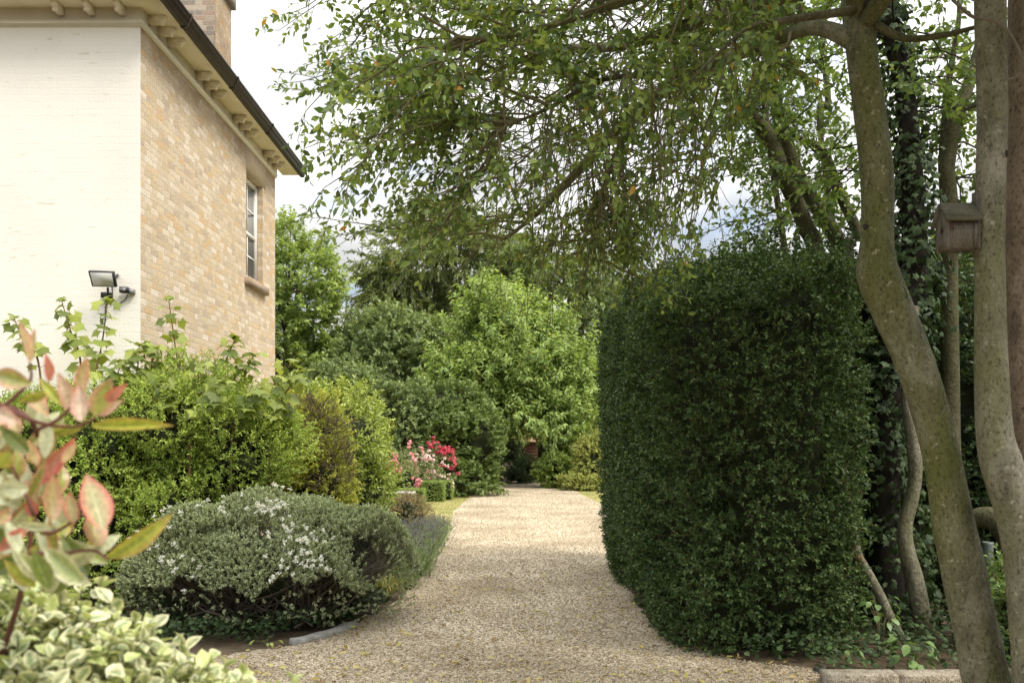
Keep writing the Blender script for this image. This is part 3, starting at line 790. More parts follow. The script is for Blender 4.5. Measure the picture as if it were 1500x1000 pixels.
lum = lumpy(rng, 1.0, 5.0); lum2 = lumpy(rng, 1.0, 16.0)
off = (lum(Pn) - 1) * .055 + (lum2(Pn) - 1) * .07
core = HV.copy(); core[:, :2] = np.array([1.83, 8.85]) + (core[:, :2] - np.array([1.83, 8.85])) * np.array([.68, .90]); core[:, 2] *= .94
mesh('branch_fill', core, HF, M_inner, hedge, True)  # solid dark core, painted as the shade inside the hedge
base = Pn + Nn * np.minimum(off + rng.normal(-.06, .05, len(Pn)), .005 + .02 * rng.random(len(Pn)))[:, None]
ax = Nn * .7 + np.array([0, 0, .45]) + rng.normal(0, .5, Nn.shape)
pos, d, nr, pth = shoots(rng, base, ax, rng.uniform(.05, .11, len(base)), 8, .85, .05, .1)
top = np.repeat(Nn[:, 2] > .6, 8)
tl = len(base)
tsel = np.where(Nn[:, 2] > .6)[0]; tsel = tsel[rng.random(len(tsel)) < .5]
p2, d2, n2, _ = shoots(rng, base[tsel], np.array([0, 0, 1.0]) + rng.normal(0, .5, (len(tsel), 3)), rng.uniform(.1, .3, len(tsel)) * (lum(base[tsel] * 2.2) > 1.0) + .05, 8, .85, .05, .1)
pos = np.vstack([pos, p2]); d = np.vstack([d, d2]); nr = np.vstack([nr, n2])
V, F = leaves_geo(pos, d, nr, rng.uniform(.024, .04, len(pos)), rng.uniform(.014, .024, len(pos)), FOLD)
ok = None
mesh('foliage', V, F, M_hedge, hedge)
V, F = twigs_geo(pth, .0022, .001)
mesh('twigs', V, F, M_twig, hedge)

# ------------------------------------------------------------------ generic shrub and tree builders
def shrub(name, label, cat, loc, lobes, n, L_, nl, ll, lw, mat, seed, twig=None, tpl=FOLD, amp=.14, freq=3.0, up=.45, shell=(.82, 1.0), droop=.1, sag=.12,
          spread=.85, core=.68, group=None, zmin=0.02, axis_noise=.4, stems=6, inner=None, nup=.6):
    rng = np.random.default_rng(seed)
    root = empty(name, loc, label, cat, group)
    Pn, Nn = lobes_surface(rng, lobes, n, amp, freq, shell, zmin)
    ax = Nn * .8 + np.array([0, 0, up]) + rng.normal(0, axis_noise, Nn.shape)
    L0 = np.array(L_) if np.ndim(L_) else np.array([L_ * .7, L_ * 1.25])
    pos, d, nr, pth = shoots(rng, Pn - unit(ax) * L0.mean() * .35, ax, rng.uniform(L0[0], L0[1], len(Pn)), nl, spread, droop, sag, up=nup)
    s_ = rng.uniform(.75, 1.2, len(pos))
    V, F = leaves_geo(pos, d, nr, ll * s_, lw * s_, tpl)
    mesh('foliage', V, F, mat, root)
    r_ = max(.0012, min(L0.mean() * .012, .012))
    V, F = twigs_geo(pth, r_, r_ * .4)
    mesh('twigs', V, F, twig or M_twig, root)
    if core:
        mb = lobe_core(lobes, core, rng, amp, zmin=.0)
        mb.build('shade_core', inner or M_inner, root, True)  # dark solid lumps stand in for shade between the leaves
    if stems:
        mb = MB()
        for k in range(stems):
            l_ = lobes[rng.integers(len(lobes))]
            e = np.array([l_[0], l_[1], l_[2]]) + rng.normal(0, .35, 3) * np.array(l_[3:6])
            b_ = np.array([loc[0], loc[1], -.05]) + np.array([rng.normal(0, .12), rng.normal(0, .12), 0]) * max(.3, l_[3])
            if e[2] < .2: e[2] = .2
            mid = (b_ + e) / 2 + rng.normal(0, .08, 3) * l_[3]; mid[2] = (b_[2] + e[2]) / 2
            r0_ = .012 + .012 * l_[5]
            mb.tube(smooth_path([b_, mid, e], 7), np.linspace(r0_, r0_ * .4, 7), 6)
        mb.build('stems', M_wood_dark, root, True)
    return root

def tree(name, label, loc, trunk_pts, trunk_r, lobes, n, L_, nl, ll, lw, mat, seed, bark, limbs=7, tpl=FOLD, core=.62, cat='tree', group=None, **kw):
    rng = np.random.default_rng(seed)
    root = empty(name, loc, label, cat, group)
    tp = smooth_path(trunk_pts, 18)
    V, F = tube_geo(tp, np.linspace(trunk_r, trunk_r * .45, 18), 12, .08, seed)
    mesh('trunk', V, F, bark, root, True)
    mb = MB()
    for k in range(limbs):
        l_ = lobes[k % len(lobes)]
        s_ = tp[int(rng.uniform(8, 17))]
        e = np.array(l_[:3]) + rng.normal(0, .4, 3) * np.array(l_[3:6])
        m_ = (s_ + e) / 2 + np.array([0, 0, .08 * np.linalg.norm(e - s_)])
        mb.tube(smooth_path([s_, m_, e], 8), np.linspace(trunk_r * .4, trunk_r * .08, 8), 6)
    mb.build('limbs', bark, root, True)
    sh = kw
    Pn, Nn = lobes_surface(rng, lobes, n, sh.get('amp', .16), sh.get('freq', 3), sh.get('shell', (.6, 1.0)), sh.get('zmin', .3))
    ax = Nn * .8 + np.array([0, 0, sh.get('up', .4)]) + rng.normal(0, sh.get('axis_noise', .35), Nn.shape)
    pos, d, nr, pth = shoots(rng, Pn - unit(ax) * L_ * .4, ax, rng.uniform(L_ * .6, L_ * 1.3, len(Pn)), nl, sh.get('spread', .85), sh.get('droop', .3), sh.get('sag', .15), up=.7)
    s_ = rng.uniform(.7, 1.25, len(pos))
    V, F = leaves_geo(pos, d, nr, ll * s_, lw * s_, tpl)
    mesh('crown', V, F, mat, root)
    V, F = twigs_geo(pth, L_ * .012, L_ * .005)
    mesh('twigs', V, F, bark, root)
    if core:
        lobe_core(lobes, core, rng, .2, zmin=.3, nu=14, nv=9).build('shade_core', M_inner, root, True)  # crown's inner shade as solid dark lumps
    return root

M_bark_bg = rough_mat('distant_bark', [(.05, .042, .03), (.10, .085, .06)], 5, .9, .6)
# --- background trees, far to near
C_ = [(.050, .088, .024), (.085, .135, .034), (.125, .18, .05), (.165, .22, .07)]
M_bright = leaf_mat('fresh_green_leaf', C_, .4, .5, .25, vary=.55, nscale=.35, gain=2.5)
M_cherry = leaf_mat('bright_drooping_leaf', [(.055, .105, .03), (.095, .155, .045), (.14, .205, .065), (.185, .25, .095)], .4, .45, .25, vary=.4, nscale=.5, gain=2.35)
M_olive = leaf_mat('olive_needle', [(.032, .05, .018), (.052, .076, .026), (.082, .108, .038), (.105, .125, .05)], .3, .55, .2, vary=.6, nscale=.5, gain=3.1)
M_mid = leaf_mat('mid_green_leaf', [(.028, .06, .016), (.05, .095, .024), (.08, .135, .035), (.11, .16, .05)], .25, .45, .3, vary=.5, nscale=.7, gain=2.3)
M_oliveleaf = leaf_mat('olive_leaf', [(.036, .062, .022), (.06, .095, .034), (.09, .128, .05), (.12, .15, .07)], .3, .5, .25, vary=.5, nscale=.5, gain=2.5)
M_darkleaf = leaf_mat('dark_evergreen_leaf', [(.012, .028, .010), (.022, .048, .015), (.035, .07, .022), (.06, .10, .035)], .2, .45, .3, vary=.4, nscale=1.2)
M_round = leaf_mat('rounded_shrub_leaf', [(.028, .048, .018), (.045, .07, .026), (.07, .10, .038), (.10, .135, .055)], .25, .5, .25, vary=.5, nscale=1.0, gain=2.9)
M_yellow = leaf_mat('golden_leaf', [(.08, .12, .022), (.13, .17, .032), (.18, .21, .05), (.22, .24, .075)], .3, .45, .3, vary=.5, nscale=1.5)
M_yg = leaf_mat('yellow_green_leaf', [(.08, .13, .02), (.13, .19, .03), (.19, .26, .04), (.25, .31, .06)], .3, .38, .4, vary=.5, nscale=1.6)

def ctr(px, py, d): return tuple(P(px, py, d))
def lobe(px, py, d, wpx, hpx, dep=None):
    c = P(px, py, d); s_ = d / FPX
    return (*c, wpx / 2 * s_, (dep or wpx / 2 * s_), hpx / 2 * s_)

def gl(px, d): p = P(px, 650, d); return (p[0], p[1], 0)
def trunk(px, d, h, lean=0.0):
    b = np.array(gl(px, d)); return [b + np.array([0, 0, -.1]), b + np.array([lean * .3, 0, h * .4]), b + np.array([lean, 0, h])]

tree('maple_tree', 'bright green tree rising just right of the far house corner', gl(420, 36), trunk(420, 36, 8), .22,
     [lobe(405, 470, 36, 130, 200), lobe(420, 390, 36, 120, 140), lobe(440, 420, 35.5, 110, 120), lobe(465, 440, 36, 70, 80), lobe(418, 345, 36, 40, 60), lobe(445, 370, 36, 50, 60), lobe(330, 480, 37, 140, 220), lobe(455, 530, 36, 110, 110)],
     2600, .7, 16, .19, .105, M_bright, 21, M_bark_bg, core=None, up=.8, shell=(.35, 1.0))
tree('cedar_tree', 'broad olive conifer with feathery drooping fronds behind the other trees', gl(640, 44), trunk(640, 44, 11), .35,
     [lobe(650, 400, 44, 190, 120), lobe(600, 430, 44, 170, 60), lobe(660, 350, 44, 150, 80), lobe(720, 390, 44, 170, 140), lobe(570, 400, 43, 90, 40), lobe(690, 470, 44, 260, 120), lobe(640, 325, 44, 80, 40), lobe(580, 440, 43, 100, 50)],
     2700, 1.2, 34, .24, .06, M_olive, 22, M_bark_bg, core=None, shell=(.35, 1.0), up=.05, sag=.35, spread=.7, droop=.35, amp=.3)
tree('lime_tree', 'tall mid green tree behind the top of the clipped hedge', gl(850, 40), trunk(850, 40, 8), .25,
     [lobe(820, 440, 40, 170, 160), lobe(880, 500, 39, 130, 180), lobe(760, 400, 41, 140, 90), lobe(860, 600, 39, 130, 160), lobe(930, 470, 42, 120, 120), lobe(870, 410, 42, 120, 90)],
     2400, .75, 16, .2, .11, M_oliveleaf, 23, M_bark_bg, core=None, shell=(.35, 1.0))
tree('apple_tree', 'rounded olive green tree left of the bright drooping tree', gl(570, 36), trunk(570, 36, 4), .2,
     [lobe(570, 530, 36, 170, 150), lobe(520, 520, 37, 110, 110), lobe(600, 495, 36, 110, 80), lobe(640, 560, 35, 110, 130), lobe(500, 560, 36, 90, 120), lobe(545, 485, 36, 70, 50)],
     3300, .55, 16, .15, .09, M_oliveleaf, 24, M_bark_bg, core=None, shell=(.45, 1.0))
tree('cherry_tree', 'bright green tree with drooping leaf sprays at the end of the drive', gl(730, 33.5), trunk(730, 33.5, 5.5, .5), .16,
     [lobe(750, 520, 33, 170, 140), lobe(700, 560, 32, 130, 120), lobe(810, 560, 32, 120, 130), lobe(750, 460, 33, 110, 90), lobe(700, 480, 33, 70, 60), lobe(800, 480, 33, 70, 70), lobe(770, 600, 31.5, 160, 80), lobe(835, 610, 31.5, 80, 60), lobe(660, 545, 32, 60, 60), lobe(690, 610, 32, 110, 70), lobe(845, 560, 32, 50, 60), lobe(712, 440, 33, 36, 50)],
     3000, .95, 20, .21, .078, M_cherry, 25, M_bark_bg, core=None, up=.9, droop=.8, spread=.8, sag=.08, amp=.25, shell=(.4, 1.0))
# shrub bank left of the drive end
shrub('rounded_shrub', 'dense dark rounded evergreen shrub below the olive tree', 'shrub', gl(530, 27), [lobe(510, 600, 27, 130, 130), lobe(580, 615, 26.5, 130, 110), lobe(480, 575, 27.5, 80, 70), lobe(530, 680, 26.5, 190, 110), lobe(455, 650, 26, 120, 150)],
      5200, .3, 12, .105, .07, M_round, 31, core=.55)
shrub('hazel_shrub', 'leafy mid green shrub rising behind the roses', 'shrub', gl(650, 27), [lobe(640, 650, 27, 130, 120), lobe(690, 655, 27, 80, 110), lobe(600, 620, 27.5, 90, 70), lobe(650, 700, 26.5, 150, 60), lobe(660, 600, 28, 90, 70)],
      3000, .45, 11, .12, .09, leaf_mat('hazel_leaf', [(.035, .062, .016), (.06, .098, .024), (.095, .14, .036)], .3, .5, .25, vary=.5), 32, core=.7)
shrub('dark_shrub', 'shaded dark conifer bush right of the drive end gap', 'shrub', gl(765, 35), [lobe(775, 690, 35, 46, 40), lobe(760, 696, 34.5, 40, 26), lobe(742, 650, 36, 40, 90)], 900, .3, 10, .09, .03, M_darkleaf, 33)
shrub('dark_shrub', 'gloomy shrub on the left side of the drive end gap', 'shrub', gl(705, 34), [lobe(705, 680, 34, 50, 70), lobe(690, 700, 31, 60, 30)], 900, .3, 10, .09, .05, M_mid, 34)
shrub('hydrangea_bush', 'round bright green bush right of the drive end', 'shrub', gl(812, 31), [lobe(812, 688, 31, 52, 46), lobe(835, 672, 31.5, 40, 36)], 700, .25, 10, .11, .08, M_bright, 35)
shrub('golden_shrub', 'tall golden leaved shrub beside the far end of the hedge', 'shrub', gl(866, 30), [lobe(866, 680, 30, 44, 60), lobe(858, 664, 30, 26, 44), lobe(878, 655, 30, 20, 50)], 650, .4, 10, .09, .05, M_yellow, 36, core=.6)
shrub('golden_shrub', 'low spreading golden bush on the right verge', 'shrub', gl(842, 29.3), [lobe(838, 706, 29.3, 34, 22), lobe(865, 708, 29.2, 44, 20)], 500, .2, 10, .07, .04, M_yellow, 37)
# far backdrop of wood so that no horizon shows
rngb = np.random.default_rng(40)
for k, (px, top, wd, dd) in enumerate([(350, 560, 300, 60), (560, 500, 260, 62), (760, 520, 260, 60), (960, 500, 260, 58), (1180, 520, 280, 50), (1400, 470, 300, 46), (1640, 450, 320, 44)]):
    tree('woodland_tree', ['dull green tree glimpsed behind the house', 'far tree behind the rounded olive tree', 'far tree behind the drooping bright tree', 'far tree hidden behind the hedge', 'far tree behind the hedge and slender stems', 'far tree behind the bird box', 'far tree beyond the right edge of the garden'][k], gl(px, dd), trunk(px, dd, 6), .3,
         [lobe(px, (top + 700) / 2 + 10, dd, wd, 720 - top, 2.5), lobe(px - wd * .25, top + 50, dd, wd * .5, 110, 2), lobe(px + wd * .2, top + 60, dd, wd * .6, 120, 2)],
         900, 1.0, 14, .3, .18, M_mid, 50 + k, M_bark_bg, core=.75, group='trees of the far wood')

# shed glimpsed at the drive end
M_shed = rough_mat('brown_shed_boards', [(.10, .055, .035), (.17, .095, .06)], 5, .85, .4)
M_tile = rough_mat('pink_clay_tile', [(.34, .20, .14), (.45, .29, .21)], 6, .85, .4)
sx0, sy = P(762, 0, 37.5)[0], 37.5
shed = empty('garden_shed', (sx0 + .4, sy, 0), 'brown boarded shed with pink tiled roof glimpsed at the end of the drive', 'shed')
mb = MB()
for k in range(14):
    z = .02 + k * .115
    mb.add([(sx0, sy, z), (sx0 + .72, sy, z), (sx0 + .72, sy + .03, z + .12), (sx0, sy + .03, z + .12), (sx0, sy + .9, z), (sx0 + .72, sy + .9, z), (sx0 + .72, sy + .9, z + .12), (sx0, sy + .9, z + .12)],
           [(0, 1, 2, 3), (1, 5, 6, 2), (5, 4, 7, 6), (4, 0, 3, 7), (0, 4, 5, 1)])
mb.build('wall', M_shed, shed)
mesh('roof', [(sx0 - .1, sy - .12, 1.62), (sx0 + .82, sy - .12, 1.62), (sx0 + .82, sy + .45, 1.86), (sx0 - .1, sy + .45, 1.86), (sx0 - .1, sy + 1, 1.62), (sx0 + .82, sy + 1, 1.62),
              (sx0 - .1, sy - .12, 1.57), (sx0 + .82, sy - .12, 1.57), (sx0 - .1, sy + 1, 1.57), (sx0 + .82, sy + 1, 1.57)], [(0, 1, 2, 3), (3, 2, 5, 4), (0, 6, 7, 1), (6, 8, 9, 7), (4, 5, 9, 8), (1, 7, 9, 5, 2), (0, 3, 4, 8, 6)], M_tile, shed)

# ------------------------------------------------------------------ left border
shrub('laurel_shrub', 'glossy yellow green evergreen shrub beside the brown patched conifer', 'shrub', gl(500, 12), [lobe(500, 660, 12, 130, 180, .8), lobe(470, 625, 12.3, 110, 120, .7), lobe(525, 710, 11.8, 90, 110, .6), lobe(440, 640, 12.5, 110, 160, .6)],
      2200, .26, 13, .062, .026, M_yg, 61, tpl=LEAF, core=.7, up=.7)
M_gold = leaf_mat('golden_conifer_spray', [(.09, .13, .018), (.16, .20, .025), (.25, .28, .04), (.30, .33, .06)], .3, .5, .2, vary=.5, nscale=2.5, gain=2.2)
M_conleaf = leaf_mat('fine_green_spray', [(.05, .09, .015), (.09, .145, .02), (.14, .20, .03), (.20, .26, .05)], .35, .5, .2, vary=.5, nscale=2.0, gain=2.75)
M_deadtw = leaf_mat('dry_brown_spray', [(.12, .085, .045), (.20, .145, .08), (.26, .19, .11), (.17, .15, .06)], .1, .7, .2, gain=1.0, vary=.3, nscale=2)
gc = shrub('golden_conifer', 'feathery golden conifer with a large dead brown patch on its right side', 'shrub', gl(420, 10.4), [lobe(420, 670, 10.4, 150, 170, .6), lobe(460, 650, 10.5, 90, 130, .5), lobe(385, 700, 10.2, 130, 120, .6), lobe(470, 710, 10.3, 90, 110, .5)],
           4200, .17, 16, .036, .012, M_gold, 62, core=.66, up=.6, droop=0, spread=.7)
rng = np.random.default_rng(63)
Pd, Nd = lobes_surface(rng, [lobe(468, 650, 10.1, 62, 110, .28), lobe(488, 690, 10.15, 50, 80, .25), lobe(445, 620, 10.15, 50, 60, .25)], 1400, .15, 3, (.85, 1.05))
pos, d, nr, pth = shoots(rng, Pd, Nd * .6 + np.array([.2, -.3, .5]) + rng.normal(0, .4, Nd.shape), rng.uniform(.08, .2, len(Pd)), 7, .6, 0, .1)
V, F = leaves_geo(pos, d, nr, .024, .006, FOLD); o = mesh('dead_patch', V, F, M_deadtw, gc); o['label'] = 'dry brown dead foliage'
V, F = twigs_geo(pth, .003, .0012); mesh('dead_twigs', V, F, M_twig_grey, gc)

shrub('honeysuckle_shrub', 'wide loose yellow green shrub in front of the house corner', 'shrub', gl(255, 8.9),
      [lobe(250, 660, 8.9, 230, 190, .6), lobe(160, 660, 8.8, 160, 180, .55), lobe(340, 670, 8.9, 150, 150, .55), lobe(300, 620, 9.0, 150, 110, .5), lobe(130, 700, 8.6, 130, 120, .5), lobe(380, 640, 9.2, 110, 110, .5), lobe(220, 590, 9.1, 160, 70, .45), lobe(60, 650, 8.9, 160, 180, .5), lobe(130, 790, 8.5, 200, 220, .5), lobe(10, 760, 8.6, 240, 260, .5), lobe(250, 770, 8.6, 200, 160, .5)],
      13500, .22, 14, .034, .017, M_conleaf, 64, core=.62, up=.55, droop=0, amp=.22, spread=.85)
# maple saplings with lobed leaves
M_maple = leaf_mat('sapling_maple_leaf', [(.055, .085, .016), (.09, .13, .022), (.14, .19, .03), (.20, .25, .045)], .4, .45, .3, vary=.15)
def sapling(label, pts, d0, seed, leaf=.135, nn=9, low=.35):
    rng = np.random.default_rng(seed)
    path = np.array([P(x, y, d_) for x, y, d_ in pts])
    b = path[0].copy(); b[2] = -.05
    path = np.vstack([b, path]); sp = smooth_path(path, 30)
    root = empty('maple_sapling', (b[0], b[1], 0), label, 'sapling', 'maple saplings growing up by the house')
    mb = MB().tube(sp, np.linspace(.014, .004, 30), 6)
    pos, dr, nr, ln, pet = [], [], [], [], []
    for k in range(nn):
        t = low + (1 - low) * k / (nn - 1)
        p = sp[min(29, int(t * 29))]; ph = k * 1.57 + rng.random() * .5
        for s_ in (0, math.pi):
            a = ph + s_
            h = np.array([math.cos(a), math.sin(a), .35])
            pl = rng.uniform(.05, .12) * (1.15 - .4 * t)
            e = p + unit(h) * pl
            pet.append(np.stack([p, (p + e) / 2 + np.array([0, 0, .006]), e]))
            sc = leaf * rng.uniform(1.0, 1.7) * (1.1 - .3 * (t - low) / (1 - low))
            pos.append(e); dr.append(h * np.array([1, 1, 0]) + np.array([0, 0, -.45]) + rng.normal(0, .4, 3)); nr.append(np.array([0, 0, .8]) + h * .3 + np.array([.1, -.65, 0]) + rng.normal(0, .5, 3)); ln.append(sc)
    for k in range(3):
        a = rng.random() * 6.28
        pos.append(sp[-1]); dr.append([math.cos(a) * .6, math.sin(a) * .6, .5]); nr.append([0, -.3, 1]); ln.append(leaf * .8)
    pos, dr, nr, ln = map(np.array, (pos, dr, nr, ln))
    V, F = leaves_geo(pos, dr, nr, ln * 1.35, ln * 1.5, MAPLE)
    mesh('foliage', V, F, M_maple, root)
    V, F = twigs_geo(np.array(pet), .0025, .0018); mb2 = mesh('leaf_stalks', V, F, M_red_stalk, root)
    mb.build('stem', M_red_stalk, root, True)
    return root
M_red_stalk = rough_mat('reddish_stalk', [(.14, .07, .04), (.20, .13, .06)], 9, .6, .2)
sap = [([(60, 560, 9.2), (35, 500, 9.2), (20, 465, 9.2)], 'leftmost maple sapling against the cream wall'),
       ([(120, 560, 9.3), (105, 490, 9.3), (90, 440, 9.3)], 'maple sapling below and left of the floodlight'),
       ([(135, 600, 9.1), (150, 500, 9.2), (158, 440, 9.2)], 'tall maple sapling standing under the floodlight'),
       ([(270, 600, 9.0), (257, 510, 9.1), (247, 438, 9.1)], 'tall maple sapling in front of the corner of the brick wall'),
       ([(300, 600, 8.9), (330, 530, 8.9), (345, 495, 8.9)], 'leaning maple sapling before the brick wall'),
       ([(355, 610, 9.0), (395, 570, 9.0), (430, 530, 9.0)], 'maple sapling leaning right past the far end of the brick wall'),
       ([(230, 640, 8.6), (245, 590, 8.5), (240, 560, 8.5)], 'broad leaved maple sapling low in the yellow green shrub'),
       ([(340, 640, 8.5), (365, 600, 8.4), (380, 570, 8.4)], 'short maple sapling at the right of the yellow green shrub'),
       ([(190, 600, 8.9), (200, 550, 8.8), (205, 505, 8.8)], 'maple sapling left of the house corner, low and leafy'),
       ([(300, 620, 8.6), (290, 580, 8.6), (292, 535, 8.6)], 'bushy maple sapling in the middle of the border'),
       ([(395, 640, 8.8), (410, 590, 8.8), (440, 545, 8.8)], 'maple sapling overlapping the golden conifer'),
       ([(280, 640, 8.4), (310, 600, 8.35), (325, 560, 8.3)], 'maple sapling with large dark leaves before the golden conifer'),
       ([(225, 600, 8.8), (222, 540, 8.8), (228, 510, 8.8)], 'low maple sapling just left of the wall corner line'),
       ([(150, 620, 8.7), (165, 570, 8.7), (178, 530, 8.7)], 'short maple sapling below the motion sensor'),
       ([(320, 620, 9.0), (350, 560, 9.0), (372, 520, 9.0)], 'maple sapling under the window end of the brick wall')]
for k, (pts, lab) in enumerate(sap):
    sapling(lab, pts, 9, 70 + k, .105 if k > 5 else .092, 13 if k > 5 else 12, .4)

# hebe dome
M_hebe = leaf_mat('grey_green_hebe_leaf', [(.08, .105, .065), (.115, .145, .09), (.155, .195, .118), (.195, .242, .15)], .2, .55, .25, vary=.4, nscale=3, gain=2.6)
M_petal = leaf_mat('white_petal', [(.75, .75, .70), (.82, .82, .78)], .25, .6, .2, gain=1.0)
hl = [(-2.05, 7.65, .42, 1.06, .80, .57), (-2.6, 7.6, .40, .60, .62, .55), (-1.5, 7.75, .42, .58, .66, .56)]
hebe = empty('hebe_bush', (-2.05, 7.65, 0), 'low domed grey green bush with small white flowers at the drive edge', 'shrub')
rng = np.random.default_rng(81)
Pn, Nn = lobes_surface(rng, hl, 30000, .07, 3.5, (.93, 1.0), .1)
lumh = lumpy(rng, 1, 7.0)
Pn = Pn + Nn * ((lumh(Pn) - 1) * .03)[:, None]
bare = lumpy(rng, 1, 3.2)(Pn * np.array([1, 1, 1.4])) - 1
keep = (Pn[:, 2] > .42 + .06 * np.sin(Pn[:, 0] * 7) + .05 * np.sin(Pn[:, 0] * 17)) | (rng.random(len(Pn)) < .06)
cpatch = ((Pn - np.array([-2.15, 6.95, .83])) / np.array([.34, .5, .10])); keep &= (np.linalg.norm(cpatch, axis=1) > 1) | (rng.random(len(Pn)) < .12)
rpatch = ((Pn - np.array([-1.03, 7.3, .62])) / np.array([.27, .5, .32])); keep &= (np.linalg.norm(rpatch, axis=1) > 1) | (rng.random(len(Pn)) < .06)
Pk, Nk = Pn[keep], Nn[keep]
ax = Nk * .7 + np.array([0, 0, .6]) + rng.normal(0, .3, Nk.shape)
pos, d, nr, pth = shoots(rng, Pk - unit(ax) * .03, ax, rng.uniform(.04, .075, len(Pk)), 10, .8, 0, .02, .25)
V, F = leaves_geo(pos, d, nr, rng.uniform(.018, .027, len(pos)), rng.uniform(.009, .013, len(pos)), FOLD)
mesh('foliage', V, F, M_hebe, hebe)
V, F = twigs_geo(pth, .002, .001); mesh('twigs', V, F, M_twig_grey, hebe)
# bare branches below the skirt
n = 900
a = rng.random(n) * 6.28
b0 = np.column_stack([-2.05 + rng.uniform(-.55, .5, n), 7.65 + rng.normal(0, .15, n), rng.uniform(0, .12, n)])
q = rnd_unit(rng, n); q[:, 2] = np.abs(q[:, 2]) * .75
li = rng.integers(0, 3, n); la = np.array(hl)
e0 = la[li][:, :3] + q * la[li][:, 3:6] * .85
K = 7; tt = np.linspace(0, 1, K)[None, :, None]
mid = (b0 + e0) / 2; mid[:, 2] = b0[:, 2] * .7 + e0[:, 2] * .3
pth = (1 - tt) ** 2 * b0[:, None] + 2 * tt * (1 - tt) * mid[:, None] + tt ** 2 * e0[:, None] + rng.normal(0, .022, (n, K, 3))
V, F = twigs_geo(pth, rng.uniform(.004, .011, n), .0018, 4); mesh('branch_fill', V, F, M_twig_grey, hebe)
n = 5200
k_ = rng.integers(0, 900, n); p_ = pth[k_, rng.integers(3, 7, n)]
e_ = p_ + unit(rng.normal(0, 1, (n, 3)) + np.array([0, -.2, .1])) * rng.uniform(.06, .18, (n, 1))
V, F = twigs_geo(np.stack([p_, (p_ + e_) / 2 + rng.normal(0, .012, (n, 3)), e_], 1), .0022, .0009); mesh('side_twigs', V, F, rough_mat('dry_grey_twig', [(.08, .065, .045), (.15, .125, .09)], 8, .85, .3), hebe)
lobe_core([(l[0], l[1] + .1, l[2], l[3], l[4], l[5]) for l in hl], .6, rng, .07).build('shade_core', M_inner, hebe, True)  # solid core coloured dark for the shade under the leaves
# white flower heads
fc = []
def patch(px, py, sx, sy, m):
    for _ in range(m):
        fc.append((px + random.gauss(0, sx), py + random.gauss(0, sy)))
random.seed(4)
patch(392, 752, 14, 6, 34); patch(420, 775, 14, 10, 34); patch(440, 800, 18, 12, 40); patch(455, 820, 14, 8, 18); patch(210, 803, 22, 5, 40); patch(250, 828, 16, 6, 14); patch(420, 716, 14, 3, 14); patch(260, 752, 40, 6, 22); patch(330, 760, 60, 12, 16); patch(470, 840, 8, 10, 8); patch(410, 835, 16, 10, 10); patch(185, 770, 10, 8, 10); patch(280, 845, 10, 5, 4)
pos, nrm = [], []
pc = (Pk - np.array([0, 0, EYE])); ppx = 750 + pc[:, 0] / pc[:, 1] * FPX; ppy = 650 - pc[:, 2] / pc[:, 1] * FPX
for x, y in fc:
    dd = (ppx - x) ** 2 + (ppy - y) ** 2 + np.where(Nk[:, 1] > .3, 1e6, 0)
    i = int(np.argmin(dd))
    if dd[i] < 120: pos.append(Pk[i] + unit(Nk[i] + np.array([0, 0, .5])) * .055); nrm.append(unit(Nk[i] + np.array([0, -.2, .4])))
pos, nrm = np.array(pos), np.array(nrm)
m = 14
pp = np.repeat(pos, m, 0) + rnd_unit(rng, len(pos) * m) * rng.uniform(.002, .017, (len(pos) * m, 1)); nn = np.repeat(nrm, m, 0) + rng.normal(0, .5, (len(pos) * m, 3))
V, F = leaves_geo(pp, rnd_unit(rng, len(pp)) + nn * .4, nn, .017, .014, FOLD); mesh('flowers', V, F, M_petal, hebe)

# ivy carpet under the hebe and under the right-hand trees
M_ivy = leaf_mat('ivy_leaf', [(.014, .032, .012), (.025, .052, .018), (.04, .075, .026), (.055, .10, .035)], .18, .5, .2, vary=.2, gain=1.3)
def ivy_carpet(name, region, n, h, size, seed, lum_h=.05):
    rng = np.random.default_rng(seed)
    mn, mx_ = region.min(0), region.max(0)
    q = rng.uniform(mn, mx_, (n, 2)); q = q[inside(region, q)]; n = len(q)
    lf = lumpy(rng, 1, 4)
    z = np.abs(lf(np.column_stack([q, np.zeros(n)])) - 1) * lum_h + rng.uniform(.01, h, n)
    d = rnd_unit(rng, n); d[:, 2] = d[:, 2] * .4
    V, F = leaves_geo(np.column_stack([q, z]), d, np.array([0, -.25, 1.0]) + rng.normal(0, .4, (n, 3)), rng.uniform(.6, 1.3, n) * size, rng.uniform(.6, 1.3, n) * size, IVY)
    return tag(mesh(name, V, F, M_ivy), kind='stuff')
ivy_carpet('ivy_ground_cover', np.array([(-3.1, 6.6), (-2.5, 6.65), (-1.9, 6.8), (-1.5, 7.2), (-1.1, 8.1), (-1.3, 8.8), (-3.2, 8.6)]), 6500, .14, .05, 85)
